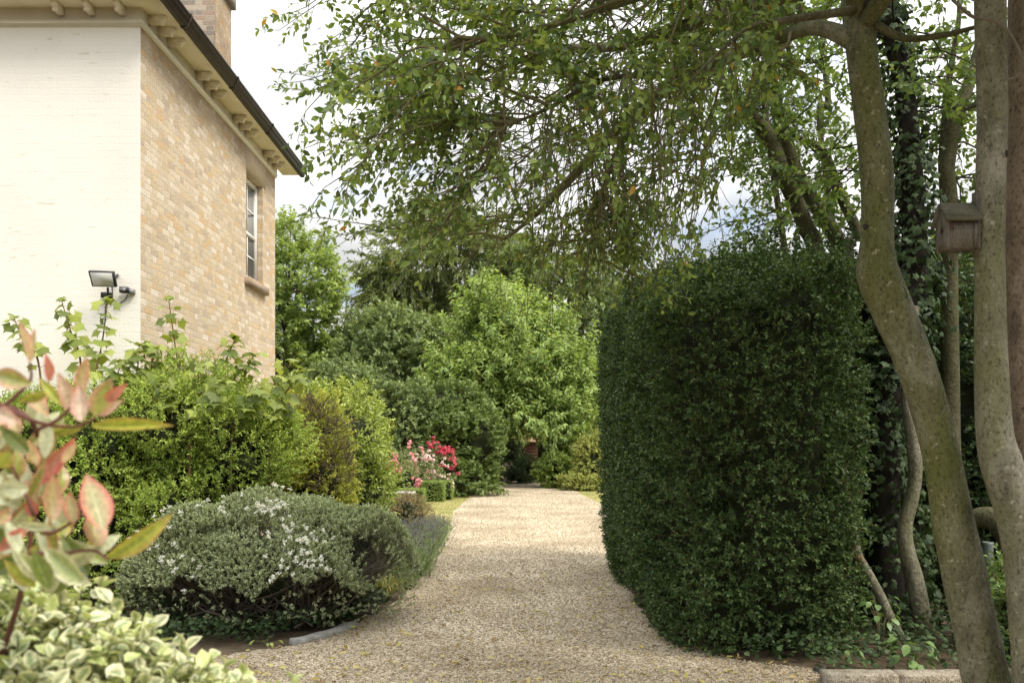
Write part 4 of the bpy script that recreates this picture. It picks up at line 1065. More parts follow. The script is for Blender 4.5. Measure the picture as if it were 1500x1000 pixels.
# edging stone
M_stone = rough_mat('pale_edging_stone', [(.20, .19, .17), (.31, .30, .27), (.40, .39, .36)], 9, .85, .5, fine=.3)
pa, pb = P(440, 942, 6.85), P(516, 918, 7.45)
def slabby(name, label, cat, pts, wdt, hgt, mat, seed, group=None, square=False):
    rng = np.random.default_rng(seed)
    pts = smooth_path(np.array(pts)[:, :2], 12)
    T = np.gradient(pts, axis=0); nn = unit(np.column_stack([-T[:, 1], T[:, 0]]))
    V = []
    prof = [(-.5, -.05), (-.52, .55), (-.40, .95), (.0, 1.03), (.42, .93), (.5, .5), (.5, -.05)]
    jx = .06
    if square:
        prof = [(-.5, -.05), (-.5, .5), (-.5, .90), (-.44, .985), (0, 1.0), (.44, .985), (.5, .9), (.5, -.05)]; jx = .018
    for i in range(12):
        for a_, z in prof:
            V.append((*(pts[i] + nn[i] * a_ * wdt * (1 + rng.normal(0, jx))), z * hgt * (1 + rng.normal(0, jx))))
    k = len(prof); F = [(i * k + j, i * k + j + 1, (i + 1) * k + j + 1, (i + 1) * k + j) for i in range(11) for j in range(k - 1)] + [tuple(range(k))[::-1], tuple(range(11 * k, 12 * k))]
    o = mesh(name, V, F, mat)
    return tag(o, label, cat, group)
slabby('edging_stone', 'pale grey curved edging stone where the domed bush meets the gravel', 'edging stone', [(-1.62, 6.78), (-1.50, 6.98), (-1.38, 7.2), (-1.30, 7.45)], .11, .05, M_stone, 5)

# small brown shrub and lavender row
shrub('brown_shrub', 'small brownish twiggy shrub behind the lavender', 'shrub', gl(592, 14), [lobe(600, 758, 14, 54, 58, .4), lobe(586, 754, 14.2, 40, 50, .35)], 1500, .12, 12, .022, .01, leaf_mat('bronze_leaf', [(.09, .08, .035), (.15, .12, .06), (.20, .17, .08), (.14, .16, .06)], .15, .55), 91, twig=M_twig_grey, core=.75)
M_lav = leaf_mat('lavender_stem_leaf', [(.085, .135, .07), (.13, .185, .10), (.18, .23, .14)], .3, .55, .2, vary=.4, nscale=4, gain=2.9)
M_lavf = leaf_mat('lavender_flower', [(.17, .14, .20), (.24, .19, .29), (.30, .26, .30)], .2, .6, .2, gain=1.0)
rng = np.random.default_rng(92)
lav = empty('lavender_plant', (-1.25, 9.4, 0), 'x', 'lavender', 'lavender plants along the drive edge')
n = 620
b0 = np.column_stack([rng.normal(0, .09, n), rng.normal(0, .12, n), np.zeros(n)])
q = np.column_stack([rng.normal(0, .36, n), rng.normal(0, .38, n), np.ones(n)]); q = unit(q)
ln_ = rng.uniform(.38, .66, n)
e0 = b0 + q * ln_[:, None]
tt = np.linspace(0, 1, 5)[None, :, None]
m0 = b0 + q * ln_[:, None] * .5 + np.array([0, 0, .06])
pth = (1 - tt) ** 2 * b0[:, None] + 2 * tt * (1 - tt) * m0[:, None] + tt ** 2 * e0[:, None]
V, F = twigs_geo(pth, .0022, .0013)
o = mesh('stems', V, F, M_lav); o.parent = lav
ki = np.repeat(np.arange(n), 16); ti = rng.uniform(.05, .75, len(ki))[:, None]
pp = (1 - ti) ** 2 * b0[ki] + 2 * ti * (1 - ti) * m0[ki] + ti ** 2 * e0[ki]
V, F = leaves_geo(pp, q[ki] + rng.normal(0, .4, (len(ki), 3)), rnd_unit(rng, len(ki)), rng.uniform(.03, .055, len(ki)), .005, FOLD)
o = mesh('foliage', V, F, M_lav); o.parent = lav
fi = np.repeat(np.arange(n)[rng.random(n) < .75], 12)
pp = e0[fi] - q[fi] * rng.uniform(0, .05, (len(fi), 1))
V, F = leaves_geo(pp, rnd_unit(rng, len(fi)) + q[fi], rnd_unit(rng, len(fi)), .013, .009, FOLD)
o = mesh('flower_spikes', V, F, M_lavf); o.parent = lav
spots = [(-1.22, 9.5, 'lavender plant nearest the domed bush'), (-1.2, 10.3, 'second lavender plant from the domed bush'), (-1.45, 10.0, 'lavender plant set back behind the nearest one'), (-1.22, 11.2, 'lavender plant in the middle of the row'), (-1.5, 11.0, 'lavender plant set back against the yellow green shrub'),
         (-1.2, 12.2, 'lavender plant just before the far two of the row'), (-1.2, 13.3, 'lavender plant beside the brown twiggy shrub'), (-1.18, 14.3, 'farthest lavender plant next to the lawn')]
def dup(root, loc, rz, label, sc=1.0):
    r = root.copy(); COL.objects.link(r); r.location = loc; r.rotation_euler = (0, 0, rz); r.scale = (sc, sc, sc); r['label'] = label
    for ch in list(root.children):
        c = ch.copy(); COL.objects.link(c); c.parent = r
        for g_ in ch.children:
            d_ = g_.copy(); COL.objects.link(d_); d_.parent = c
    return r
for k, (x, y, lab) in enumerate(spots):
    if k == 0: lav.location = (x, y, 0); lav['label'] = lab
    else: dup(lav, (x, y, 0), k * 1.3, lab, (.95, .98, .9, .95, .85, .78, .72, .64)[k])
# strap leaved tuft at the near end of the lavender
rng = np.random.default_rng(93)
tf = empty('grass_tuft', (-1.22, 8.75, 0), 'arching yellowish strap leaved tuft between the domed bush and lavender', 'plant')
n = 90
a = rng.random(n) * 6.28; r_ = rng.uniform(.12, .3, n); h_ = rng.uniform(.1, .32, n)
b0 = np.column_stack([np.cos(a) * .03 - 1.22, np.sin(a) * .03 + 8.75, np.zeros(n)])
tt = np.linspace(0, 1, 6)[None, :, None]
hor = np.column_stack([np.cos(a), np.sin(a), np.zeros(n)])
pth = b0[:, None] + hor[:, None] * r_[:, None, None] * tt + np.array([0, 0, 1.0]) * (h_[:, None, None] * (2.2 * tt - 1.6 * tt ** 2))
side = np.column_stack([-np.sin(a), np.cos(a), np.zeros(n)])[:, None] * (.009 * (1 - .8 * tt ** 2))
V = np.stack([pth - side, pth + side], 2).reshape(-1, 3)
bs = (np.arange(n) * 12)[:, None] + (np.arange(5) * 2)[None]
F = [np.stack([bs, bs + 1, bs + 3, bs + 2], -1).reshape(-1, 4)]
mesh('leaves', V, F, leaf_mat('strap_leaf', [(.12, .18, .03), (.22, .24, .05), (.33, .27, .09)], .3, gain=1.2), tf)

# roses and box edging
M_roseleaf = leaf_mat('rose_leaf', [(.05, .09, .03), (.09, .13, .045), (.13, .18, .07), (.20, .21, .09)], .25, .45, .35, vary=.3)
M_red = leaf_mat('crimson_petal', [(.58, .05, .10), (.64, .10, .16), (.70, .18, .26)], .25, .5, .3, gain=1.0)
M_pink = leaf_mat('pink_petal', [(.66, .26, .32), (.74, .40, .43), (.68, .17, .27)], .25, .5, .3, gain=1.0)
M_pale = leaf_mat('pale_pink_petal', [(.72, .50, .52), (.78, .62, .62), (.80, .70, .68)], .25, .5, .3, gain=1.0)
def rose(label, lobes, pts, mat, seed, d):
    c = np.mean([l[:3] for l in lobes], 0)
    root = shrub('rose_bush', label, 'rose', (c[0], c[1], 0), lobes, 800, .28, 9, .05, .032, M_roseleaf, seed, core=.5, amp=.25, group='roses behind the low box edging', axis_noise=.5)
    rng = np.random.default_rng(seed + 500)
    pos = []
    for (x, y, sx, sy, m) in pts:
        for _ in range(int(m * 1.7)): pos.append(P(x + rng.normal(0, sx), y + rng.normal(0, sy), d - rng.uniform(.45, .8)))
    pos = np.array(pos)
    m = 12
    for p in pos:
        nn = rnd_unit(rng, m) + np.array([0, -.5, .3])
        V, F = leaves_geo(p + unit(nn) * .022, rnd_unit(rng, m) + np.array([0, 0, .3]), nn, rng.uniform(.045, .065, m), .055, LEAF)
        mesh('bloom', V, F, mat, root)
    return root
rose('rose bush with pink blooms nearest the yellow green shrub', [lobe(580, 690, 24.5, 56, 70, .6), lobe(592, 705, 24, 60, 60, .6)], [(577, 676, 5, 6, 8), (570, 686, 5, 4, 6), (585, 686, 4, 4, 3), (612, 708, 5, 4, 6), (598, 650, 2, 2, 2), (602, 667, 2, 2, 2)], M_pink, 101, 24)
rose('rose bush with mixed coral pink blooms in the middle of the bed', [lobe(612, 685, 25.5, 60, 70, .6), lobe(622, 700, 25, 60, 50, .6)], [(600, 684, 10, 8, 14), (608, 688, 3, 3, 2), (613, 707, 4, 4, 5), (628, 696, 3, 5, 4), (618, 660, 2, 2, 2)], M_pink, 102, 25)
rose('rose bush covered in pale pink flowers', [lobe(640, 690, 26, 60, 60, .6)], [(628, 668, 5, 4, 7), (617, 673, 4, 3, 5), (642, 685, 8, 8, 8), (636, 698, 6, 4, 6), (652, 697, 5, 3, 4), (661, 713, 3, 4, 6)], M_pale, 103, 25.5)
rose('tallest rose bush with crimson blooms', [lobe(652, 672, 26.5, 50, 60, .6), lobe(662, 692, 26.3, 40, 50, .5)], [(635, 655, 4, 6, 9), (647, 663, 4, 3, 9), (657, 660, 4, 5, 9), (667, 680, 2, 5, 5), (658, 684, 4, 3, 4), (649, 684, 2, 2, 2), (670, 692, 2, 2, 2)], M_red, 104, 26)
M_box = leaf_mat('box_leaf', [(.07, .12, .02), (.11, .17, .03), (.16, .23, .045)], .25, .42, .4, vary=.3)
def box_hedge(label, x0, x1, y0, y1, h, seed):
    rng = np.random.default_rng(seed)
    root = empty('box_hedge', ((x0 + x1) / 2, (y0 + y1) / 2, 0), label, 'box hedge', 'low clipped box hedges round the roses')
    MB().box(x0 + .04, x1 - .04, y0 + .04, y1 - .04, 0, h - .04).build('branch_fill', M_inner, root)  # solid dark block in place of the shaded inside
    mb = MB().box(x0, x1, y0, y1, 0, h); V = np.concatenate(mb.V)
    Pn, Nn = sample_mesh(rng, V, mb.F, 2600)
    cc = np.array([(x0 + x1) / 2, (y0 + y1) / 2, h / 2]); Nn = Nn * np.sign(((Pn - cc) * Nn).sum(1))[:, None]
    ok = (Nn[:, 2] > -.5); Pn, Nn = Pn[ok], Nn[ok]
    pos, d, nr, pth = shoots(rng, Pn - Nn * .04, Nn + rng.normal(0, .4, Nn.shape), .06, 7, .8, 0, .05)
    V, F = leaves_geo(pos, d, nr, .026, .017, FOLD); mesh('foliage', V, F, M_box, root)
box_hedge('low box hedge block facing the drive below the roses', -2.32, -1.78, 23.5, 24.2, .52, 111)
box_hedge('box hedge running away along the lawn below the pale roses', -1.95, -1.62, 24.3, 27.5, .50, 112)
box_hedge('box hedge nearest the small brown shrub', -2.75, -2.02, 20.6, 21.2, .46, 113)
M_pst = rough_mat('weathered_pale_stone', [(.48, .46, .42), (.62, .60, .56)], 8, .85, .4)
bb = empty('stone_plinth', (-2.28, 19.6, 0), 'pale stone slab on a short plinth left of the box hedges', 'plinth')
MB().box(-2.40, -2.16, 19.5, 19.7, 0, .42).build('plinth_block', M_pst, bb)
mbx = MB().box(-2.47, -2.09, 19.42, 19.78, .42, .475); mbx.build('slab', M_pst, bb)

# ------------------------------------------------------------------ right-hand trees
M_bark1 = bark_mat('greenish_smooth_bark', (.075, .073, .042), (.15, .146, .09), (.25, .24, .17), (.10, .11, .03), .55, .85)
M_bark2 = bark_mat('brown_grey_bark', (.085, .08, .055), (.165, .155, .11), (.26, .245, .19), (.115, .12, .045), .55, .75)
M_bark3 = bark_mat('pink_brown_bark', (.13, .098, .072), (.22, .17, .125), (.30, .24, .185), (.15, .135, .075), .4, .25)
M_bark4 = bark_mat('slender_olive_bark', (.05, .045, .025), (.09, .082, .045), (.14, .13, .085), (.07, .075, .025), .4, .6)
M_canopy = leaf_mat('canopy_leaf', [(.022, .045, .012), (.040, .075, .016), (.068, .115, .022), (.11, .17, .034), (.15, .205, .05)], .38, .4, .3, vary=.25, nscale=1.2, gain=2.1)
M_canopy2 = leaf_mat('back_canopy_leaf', [(.035, .07, .018), (.06, .115, .024), (.10, .17, .035), (.15, .22, .05)], .4, .45, .25, vary=.3, gain=1.6)
M_yleaf = leaf_mat('yellowing_leaf', [(.50, .33, .04), (.42, .22, .03), (.45, .42, .08)], .3, .45, gain=1.0)

def px_tube(pts, n, name, mat, parent, sides=18, bump=.05, seed=1, flare=None):
    """pts: (px, py, d, width px)"""
    a = np.array([[*P(x, y, d), w_ / 2 * d / FPX] for x, y, d, w_ in pts])
    s_ = smooth_path(a, n)
    V, F = tube_geo(s_[:, :3], s_[:, 3], sides, bump, seed)
    return mesh(name, V, F, mat, parent, True), s_

def leafy(rng, starts, tips, nsub, nl, sublen, ll, lw, lift=.12, side=.9, K=9, t_lo=.2):
    """arching sprays from starts to tips, with sub-twigs carrying leaves; returns spray paths, twig paths, leaf pos/dir/nrm"""
    n = len(starts)
    ln_ = np.linalg.norm(tips - starts, axis=1)[:, None]
    ctrl = (starts + tips) / 2 + np.array([0, 0, 1.0]) * ln_ * lift + rng.normal(0, .06, starts.shape) * ln_
    tt = np.linspace(0, 1, K)[None, :, None]
    sp = (1 - tt) ** 2 * starts[:, None] + 2 * tt * (1 - tt) * ctrl[:, None] + tt ** 2 * tips[:, None]
    sp[:, 1:-1] += rng.normal(0, .014, (n, K - 2, 3)) * ln_[:, None]
    t = (t_lo + (1 - t_lo) * (np.arange(nsub)[None] + rng.random((n, nsub))) / nsub)
    t[:, -1] = 1.0
    f = t * (K - 1); i = np.minimum(f.astype(int), K - 2); fr = (f - i)[..., None]
    r_ = np.arange(n)[:, None]
    b = sp[r_, i] * (1 - fr) + sp[r_, i + 1] * fr
    tg = unit(sp[r_, i + 1] - sp[r_, i])
    ax = tg * .8 + rng.normal(0, side * .6, b.shape) + np.array([0, 0, .03])
    sl = rng.uniform(sublen * .5, sublen * 1.2, (n, nsub)) * (1.15 - .4 * t)
    pos, d, nr, pth = shoots(rng, b.reshape(-1, 3), ax.reshape(-1, 3), sl.ravel(), nl, .9, .02, .12, .15)
    return sp, pth, pos, d, nr

def limb_sample(rng, limbs, n, lo=.25):
    k = rng.integers(0, len(limbs), n); out_ = []
    for j in range(n):
        s_ = limbs[k[j]]; i = int(rng.uniform(lo, 1) * (len(s_) - 1)); out_.append(s_[i, :3])
    return np.array(out_)

# main leaning tree
T1 = empty('leaning_tree', tuple(np.append(P(1465, 650, 5.05)[:2], 0)), 'smooth barked tree with a kinked leaning trunk and wide canopy over the drive', 'tree')
tp1 = [(1500, 1055, 4.95, 84), (1480, 1040, 4.95, 76), (1447, 1000, 5.0, 67), (1433, 940, 5.0, 62), (1420, 880, 5.0, 60), (1408, 820, 5.0, 59), (1395, 760, 5.0, 56), (1385, 700, 5.0, 53), (1373, 640, 5.0, 53), (1357, 580, 5.0, 54), (1336, 520, 5.0, 55), (1310, 460, 5.0, 58), (1287, 405, 5.0, 61), (1284, 375, 5.0, 53), (1285, 340, 5.0, 47), (1284, 260, 5.0, 47), (1275, 175, 5.0, 44), (1264, 87, 5.0, 42), (1258, 30, 5.05, 44), (1252, -60, 5.1, 40), (1262, -190, 5.2, 34), (1285, -330, 5.3, 24)]
_, s1 = px_tube(tp1, 110, 'trunk', M_bark1, T1, 26, .045, 3)
limb_defs = [
    [(1252, 62, 5.02, 30), (1215, 45, 5.1, 24), (1179, 43, 5.2, 21), (1110, 69, 5.4, 20), (1023, 104, 5.6, 19), (937, 160, 5.9, 17), (850, 247, 6.2, 14), (790, 310, 6.4, 8), (740, 350, 6.5, 4)],
    [(1252, -30, 5.1, 28), (1160, -8, 5.2, 22), (1060, 20, 5.3, 19), (960, 55, 5.4, 17), (879, 71, 5.4, 15), (808, 73, 5.5, 12), (740, 98, 5.6, 8), (650, 125, 5.7, 4)],
    [(1256, -90, 5.1, 28), (1120, -60, 4.9, 22), (980, -20, 4.8, 17), (860, 20, 4.75, 12), (760, 50, 4.7, 8), (660, 60, 4.7, 4)],
    [(1262, -170, 5.2, 26), (1100, -170, 5.4, 20), (920, -130, 5.6, 15), (760, -90, 5.8, 10), (600, -40, 5.9, 5)],
    [(1010, 108, 5.6, 12), (960, 110, 5.3, 10), (880, 118, 5.0, 8), (800, 160, 4.9, 6), (730, 190, 4.85, 3)],
    [(940, 158, 5.9, 10), (900, 230, 6.1, 8), (880, 300, 6.3, 6), (870, 380, 6.4, 3)],
    [(1258, 20, 5.0, 16), (1320, 55, 4.9, 11), (1380, 52, 4.85, 9), (1430, 40, 4.8, 6)],
    [(1250, 15, 4.9, 14), (1150, 30, 4.6, 10), (1100, 40, 4.5, 8), (1050, 80, 4.45, 5), (1010, 120, 4.4, 3)],
]
limbs1 = []
for k, ld in enumerate(limb_defs):
    _, s_ = px_tube(ld, 26, 'limb', M_bark1 if k < 4 else M_bark4, T1, 10, .06, 10 + k); limbs1.append(s_)
# limbs reaching up and over the camera, above the frame
over = []
for k, e in enumerate([(3.2, .4, 5.3), (.6, 2.6, 5.5), (3.8, 3.0, 5.2), (4.6, 5.2, 5.4), (2.2, 1.0, 5.8), (2.6, 7.2, 5.6), (5.2, 1.5, 4.8)]):
    s0 = s1[int(92 + k % 16), :3]
    e = np.array(e, float); m_ = (s0 + e) / 2 + np.array([0, 0, .45])
    sp = smooth_path([s0, m_, e], 14)
    s4 = np.column_stack([sp, np.linspace(.055, .012, 14)])
    V, F = tube_geo(s4[:, :3], s4[:, 3], 8, .05, k); mesh('limb', V, F, M_bark1, T1, True); over.append(s4)
rng = np.random.default_rng(201)
tips = []
edge = [(408, 45), (425, 20), (440, 120), (452, 135), (436, 205), (445, 218), (470, 225), (452, 310), (470, 318), (495, 345), (520, 300), (560, 375), (600, 390), (640, 340), (480, 60), (500, 180), (540, 255), (520, 215), (470, 90), (510, 130)]
for x, y in edge: tips.append((x, y, rng.uniform(4.9, 6.2)))
for _ in range(94):
    x = rng.uniform(470, 1000); ymax = 395 - 1e-9 if x > 560 else 320
    y = ymax * rng.random() ** 1.1 - 15
    tips.append((x, y, rng.uniform(4.4, 6.8)))
for _ in range(21):
    tips.append((rng.uniform(980, 1240), rng.uniform(-30, 220) * rng.random() ** .5, rng.uniform(4.3, 6.5)))
for _ in range(22):
    tips.append((rng.uniform(780, 1000), rng.uniform(320, 440), rng.uniform(5.8, 7.2)))
tips3 = np.array([P(*t) for t in tips])
cand = np.concatenate([s_[6:, :3] for s_ in limbs1[:6]])
st_ = []
for tpt in tips3:
    dv = cand - tpt; dist = np.linalg.norm(dv, axis=1)
    sc = dist + 2.0 * np.maximum(0, -(dv[:, 0])) + rng.random(len(cand)) * 1.6 + np.where(dist < .45, 2, 0)
    st_.append(cand[int(np.argmin(sc))])
st_ = np.array(st_)
sp, pth, pos, d, nr = leafy(rng, st_, tips3, 14, 7, .28, .07, .03, lift=.10, side=.62)
s_ = rng.uniform(.6, 1.15, len(pos))
isY = rng.random(len(pos)) < .012
V, F = leaves_geo(pos[~isY], d[~isY], nr[~isY], .059 * s_[~isY], .033 * s_[~isY], LEAF); mesh('crown', V, F, M_canopy, T1)
V, F = leaves_geo(pos[isY], d[isY], nr[isY], .06 * s_[isY], .028 * s_[isY], LEAF); o = mesh('yellow_leaves', V, F, M_yleaf, T1); o['label'] = 'scattered yellowing leaves'
V, F = twigs_geo(sp, rng.uniform(.006, .012, len(sp)), .002, 5); mesh('boughs', V, F, M_twig, T1)
V, F = twigs_geo(pth, .0024, .0012); mesh('twigs', V, F, M_twig, T1)
# overhead canopy
n = 150
st_ = limb_sample(rng, over + limbs1[2:4], n, .3)
tp_ = st_ + unit(rng.normal(0, 1, (n, 3)) * np.array([1, 1, .35])) * rng.uniform(.7, 1.6, (n, 1))
tp_[:, 2] = np.maximum(tp_[:, 2], 4.3 + .0 * tp_[:, 1])
keepv = (650 - (tp_[:, 2] - EYE) / np.maximum(tp_[:, 1], .3) * FPX) < -25
keepv |= tp_[:, 1] < .3
st_, tp_ = st_[keepv], tp_[keepv]
sp, pth, pos, d, nr = leafy(rng, st_, tp_, 14, 9, .4, .07, .034)
V, F = leaves_geo(pos, d, nr, .085 * rng.uniform(.7, 1.15, len(pos)), .042, FOLD); mesh('upper_crown', V, F, M_canopy, T1)
V, F = twigs_geo(sp, .009, .002, 4); mesh('upper_boughs', V, F, M_twig, T1)
# dangling thin twigs
n = 120
x0 = rng.uniform(760, 1010, n); y0_ = rng.uniform(110, 300, n); dd = rng.uniform(5.4, 7.0, n)
b0 = np.array([P(a_, b_, c_) for a_, b_, c_ in zip(x0, y0_, dd)])
hl_ = rng.uniform(.35, 1.1, n)
e0 = b0 + np.column_stack([rng.normal(-.12, .14, n), rng.normal(0, .1, n), -hl_])
c0 = (b0 + e0) / 2 + np.column_stack([rng.normal(.12, .12, n), rng.normal(0, .06, n), .18 * hl_])
tt = np.linspace(0, 1, 9)[None, :, None]
pth = (1 - tt) ** 2 * b0[:, None] + 2 * tt * (1 - tt) * c0[:, None] + tt ** 2 * e0[:, None] + rng.normal(0, .008, (n, 9, 3))
V, F = twigs_geo(pth, .0045, .0018); mesh('hanging_twigs', V, F, M_twig, T1)
ki = np.repeat(np.arange(n), 5); kk = rng.integers(3, 9, len(ki))
pp = pth[ki, kk]; dq = rnd_unit(rng, len(ki)) + np.array([0, 0, -.5])
V, F = leaves_geo(pp, dq, rnd_unit(rng, len(ki)) + np.array([0, -.3, .5]), rng.uniform(.03, .055, len(ki)), .022, FOLD); mesh('hanging_leaves', V, F, M_canopy, T1)
n = 300
b0 = np.array([P(rng.uniform(720, 1060), rng.uniform(-20, 260), rng.uniform(5.0, 6.8)) for _ in range(n)])
aim = np.column_stack([rng.uniform(-1, .15, n), rng.normal(0, .3, n), rng.uniform(-.75, .25, n)])
e0 = b0 + unit(aim) * rng.uniform(.4, 1.3, (n, 1)); c0 = (b0 + e0) / 2 + np.column_stack([rng.normal(0, .05, n), rng.normal(0, .05, n), rng.uniform(.02, .2, n)])
pth = (1 - tt) ** 2 * b0[:, None] + 2 * tt * (1 - tt) * c0[:, None] + tt ** 2 * e0[:, None] + rng.normal(0, .007, (n, 9, 3))
V, F = twigs_geo(pth, rng.uniform(.003, .007, n), .0016, 4); mesh('bare_twigs', V, F, M_twig, T1)
# knots and cut scars on the trunk
M_scar = rough_mat('dark_bark_scar', [(.02, .016, .01), (.05, .04, .025)], 20, .9, .5)
def knot(parent, px, py, d, s_, seed, mat=None):
    rngk = np.random.RandomState(seed); c = P(px, py, d); V = []; k = 9
    for i in range(5):
        f = math.cos(i / 4 * 1.45); dep = math.sin(i / 4 * 1.45)
        for j in range(k):
            a_ = 2 * math.pi * j / k
            V.append(c + np.array([math.cos(a_) * f * s_, -dep * s_ * .45, math.sin(a_) * f * s_ * 1.15]) * (1 + rngk.normal(0, .08)))
    F = [(i * k + j, i * k + (j + 1) % k, (i + 1) * k + (j + 1) % k, (i + 1) * k + j) for i in range(4) for j in range(k)] + [tuple(range(4 * k, 5 * k))]
    return mesh('knot', V, F, mat or M_scar, parent, True)
knot(T1, 1268, 332, 4.92, .016, 1); knot(T1, 1302, 262, 4.95, .022, 2, M_bark1); knot(T1, 1278, 358, 4.9, .02, 3, M_bark1); knot(T1, 1300, 340, 4.93, .016, 4)
rng = np.random.default_rng(207)
n = 260   # dark moss tuft in the crotch of the kink
pm = np.array([P(1312 + rng.normal(0, 9), 435 + rng.normal(0, 13), 4.91) for _ in range(n)])
V, F = leaves_geo(pm, rnd_unit(rng, n) + np.array([.1, -.6, .2]), rnd_unit(rng, n), rng.uniform(.012, .03, n), .008, FOLD); mesh('moss', V, F, M_darkleaf, T1)

# twin-stemmed tree at the right edge
T2 = empty('twin_stemmed_tree', tuple(np.append(P(1500, 650, 4.6)[:2], 0)), 'two stemmed tree at the right edge carrying the bird box', 'tree')
ta = [(1515, 1140, 4.55, 70), (1512, 1000, 4.6, 52), (1505, 900, 4.6, 50), (1500, 820, 4.6, 54), (1490, 760, 4.6, 56), (1478, 715, 4.6, 58), (1465, 675, 4.6, 55), (1457, 635, 4.6, 48), (1453, 560, 4.6, 45), (1451, 480, 4.6, 43), (1450, 380, 4.6, 42), (1451, 280, 4.6, 41), (1453, 180, 4.6, 42), (1452, 80, 4.6, 44), (1450, 0, 4.6, 44), (1450, -130, 4.65, 40), (1440, -300, 4.7, 34)]
_, sa = px_tube(ta, 90, 'trunk', M_bark2, T2, 22, .05, 5)
tb = [(1545, 1150, 4.72, 90), (1540, 900, 4.75, 78), (1530, 760, 4.75, 74), (1518, 680, 4.75, 72), (1510, 600, 4.75, 70), (1507, 480, 4.75, 66), (1506, 330, 4.75, 62), (1508, 180, 4.75, 60), (1508, 60, 4.75, 58), (1512, -120, 4.8, 52), (1530, -300, 4.9, 44)]
_, sb = px_tube(tb, 70, 'trunk', M_bark3, T2, 22, .05, 6)
knot(T2, 1476, 689, 4.48, .022, 7, M_bark2); knot(T2, 1471, 225, 4.55, .02, 8); knot(T2, 1463, 60, 4.56, .014, 9)
rng = np.random.default_rng(210)
ov2 = []
for k, e in enumerate([(3.4, 3.2, 5.4), (2.2, 3.0, 5.6), (4.2, 5.6, 5.2), (1.6, 4.4, 5.9), (3.2, 6.6, 5.8), (4.6, 2.0, 5.0), (2.9, .6, 5.2)]):
    s0 = (sa if k % 2 else sb)[-1 - k, :3]; e = np.array(e, float)
    sp = smooth_path([s0, (s0 + e) / 2 + np.array([0, 0, .4]), e], 12); s4 = np.column_stack([sp, np.linspace(.06, .012, 12)])
    V, F = tube_geo(s4[:, :3], s4[:, 3], 8, .05, k); mesh('limb', V, F, M_bark2, T2, True); ov2.append(s4)
n = 80
st_ = limb_sample(rng, ov2, n, .3); tp_ = st_ + unit(rng.normal(0, 1, (n, 3)) * np.array([1, 1, .4])) * rng.uniform(.6, 1.4, (n, 1)); tp_[:, 2] = np.maximum(tp_[:, 2], 4.5)
sp, pth, pos, d, nr = leafy(rng, st_, tp_, 13, 9, .4, .07, .03)
V, F = leaves_geo(pos, d, nr, .08 * rng.uniform(.7, 1.15, len(pos)), .04, FOLD); mesh('crown', V, F, M_canopy, T2)
V, F = twigs_geo(sp, .009, .002, 4); mesh('boughs', V, F, M_twig, T2)
# a pale dead twig curling across the trunks
_, _ = px_tube([(1395, 0, 4.45, 5), (1425, 25, 4.4, 5), (1455, 30, 4.38, 5), (1480, 50, 4.36, 4.5), (1497, 88, 4.35, 4), (1490, 112, 4.36, 3), (1465, 118, 4.38, 2)], 30, 'dead_twig', M_twig_grey, T2, 6, .05, 3)

# bird box
M_bw = rough_mat('weathered_box_wood', [(.062, .053, .04), (.13, .115, .09), (.185, .165, .132)], 3.5, .85, .8, stretch=(7, 7, .9), bscale=14, fine=.45)
M_broof = rough_mat('mossy_roof_board', [(.07, .068, .045), (.115, .11, .075), (.15, .14, .10)], 4, .9, .5, stretch=(1, 5, 5), fine=.3)
dB = 4.55; kx = dB / FPX
bx = empty('bird_box', tuple(P(1405, 335, dB)), 'weathered wooden bird box with pitched roof fixed to the right trunk', 'bird box')
X0, X1 = P(1387, 0, dB)[0], P(1432, 0, dB)[0]
ZB, ZE, ZR = P(0, 363, dB)[2], P(0, 318, dB)[2], P(0, 296, dB + .08)[2]
yF, yB = dB, dB + .12; yM = (yF + yB) / 2
ZR = ZE + .072
def sheetbox(V8): return V8, [(0, 1, 2, 3), (4, 7, 6, 5), (0, 4, 5, 1), (1, 5, 6, 2), (2, 6, 7, 3), (3, 7, 4, 0)]
MB().box(X0 + .016, X1, yF, yF + .014, ZB, ZE).build('side_panel', M_bw, bx)
MB().box(X0 + .016, X1, yB - .014, yB, ZB, ZE).build('side_panel', M_bw, bx)
MB().box(X0 + .016, X1, yF + .0145, yB - .0145, ZB - .002, ZB + .014).build('floor_board', M_bw, bx)
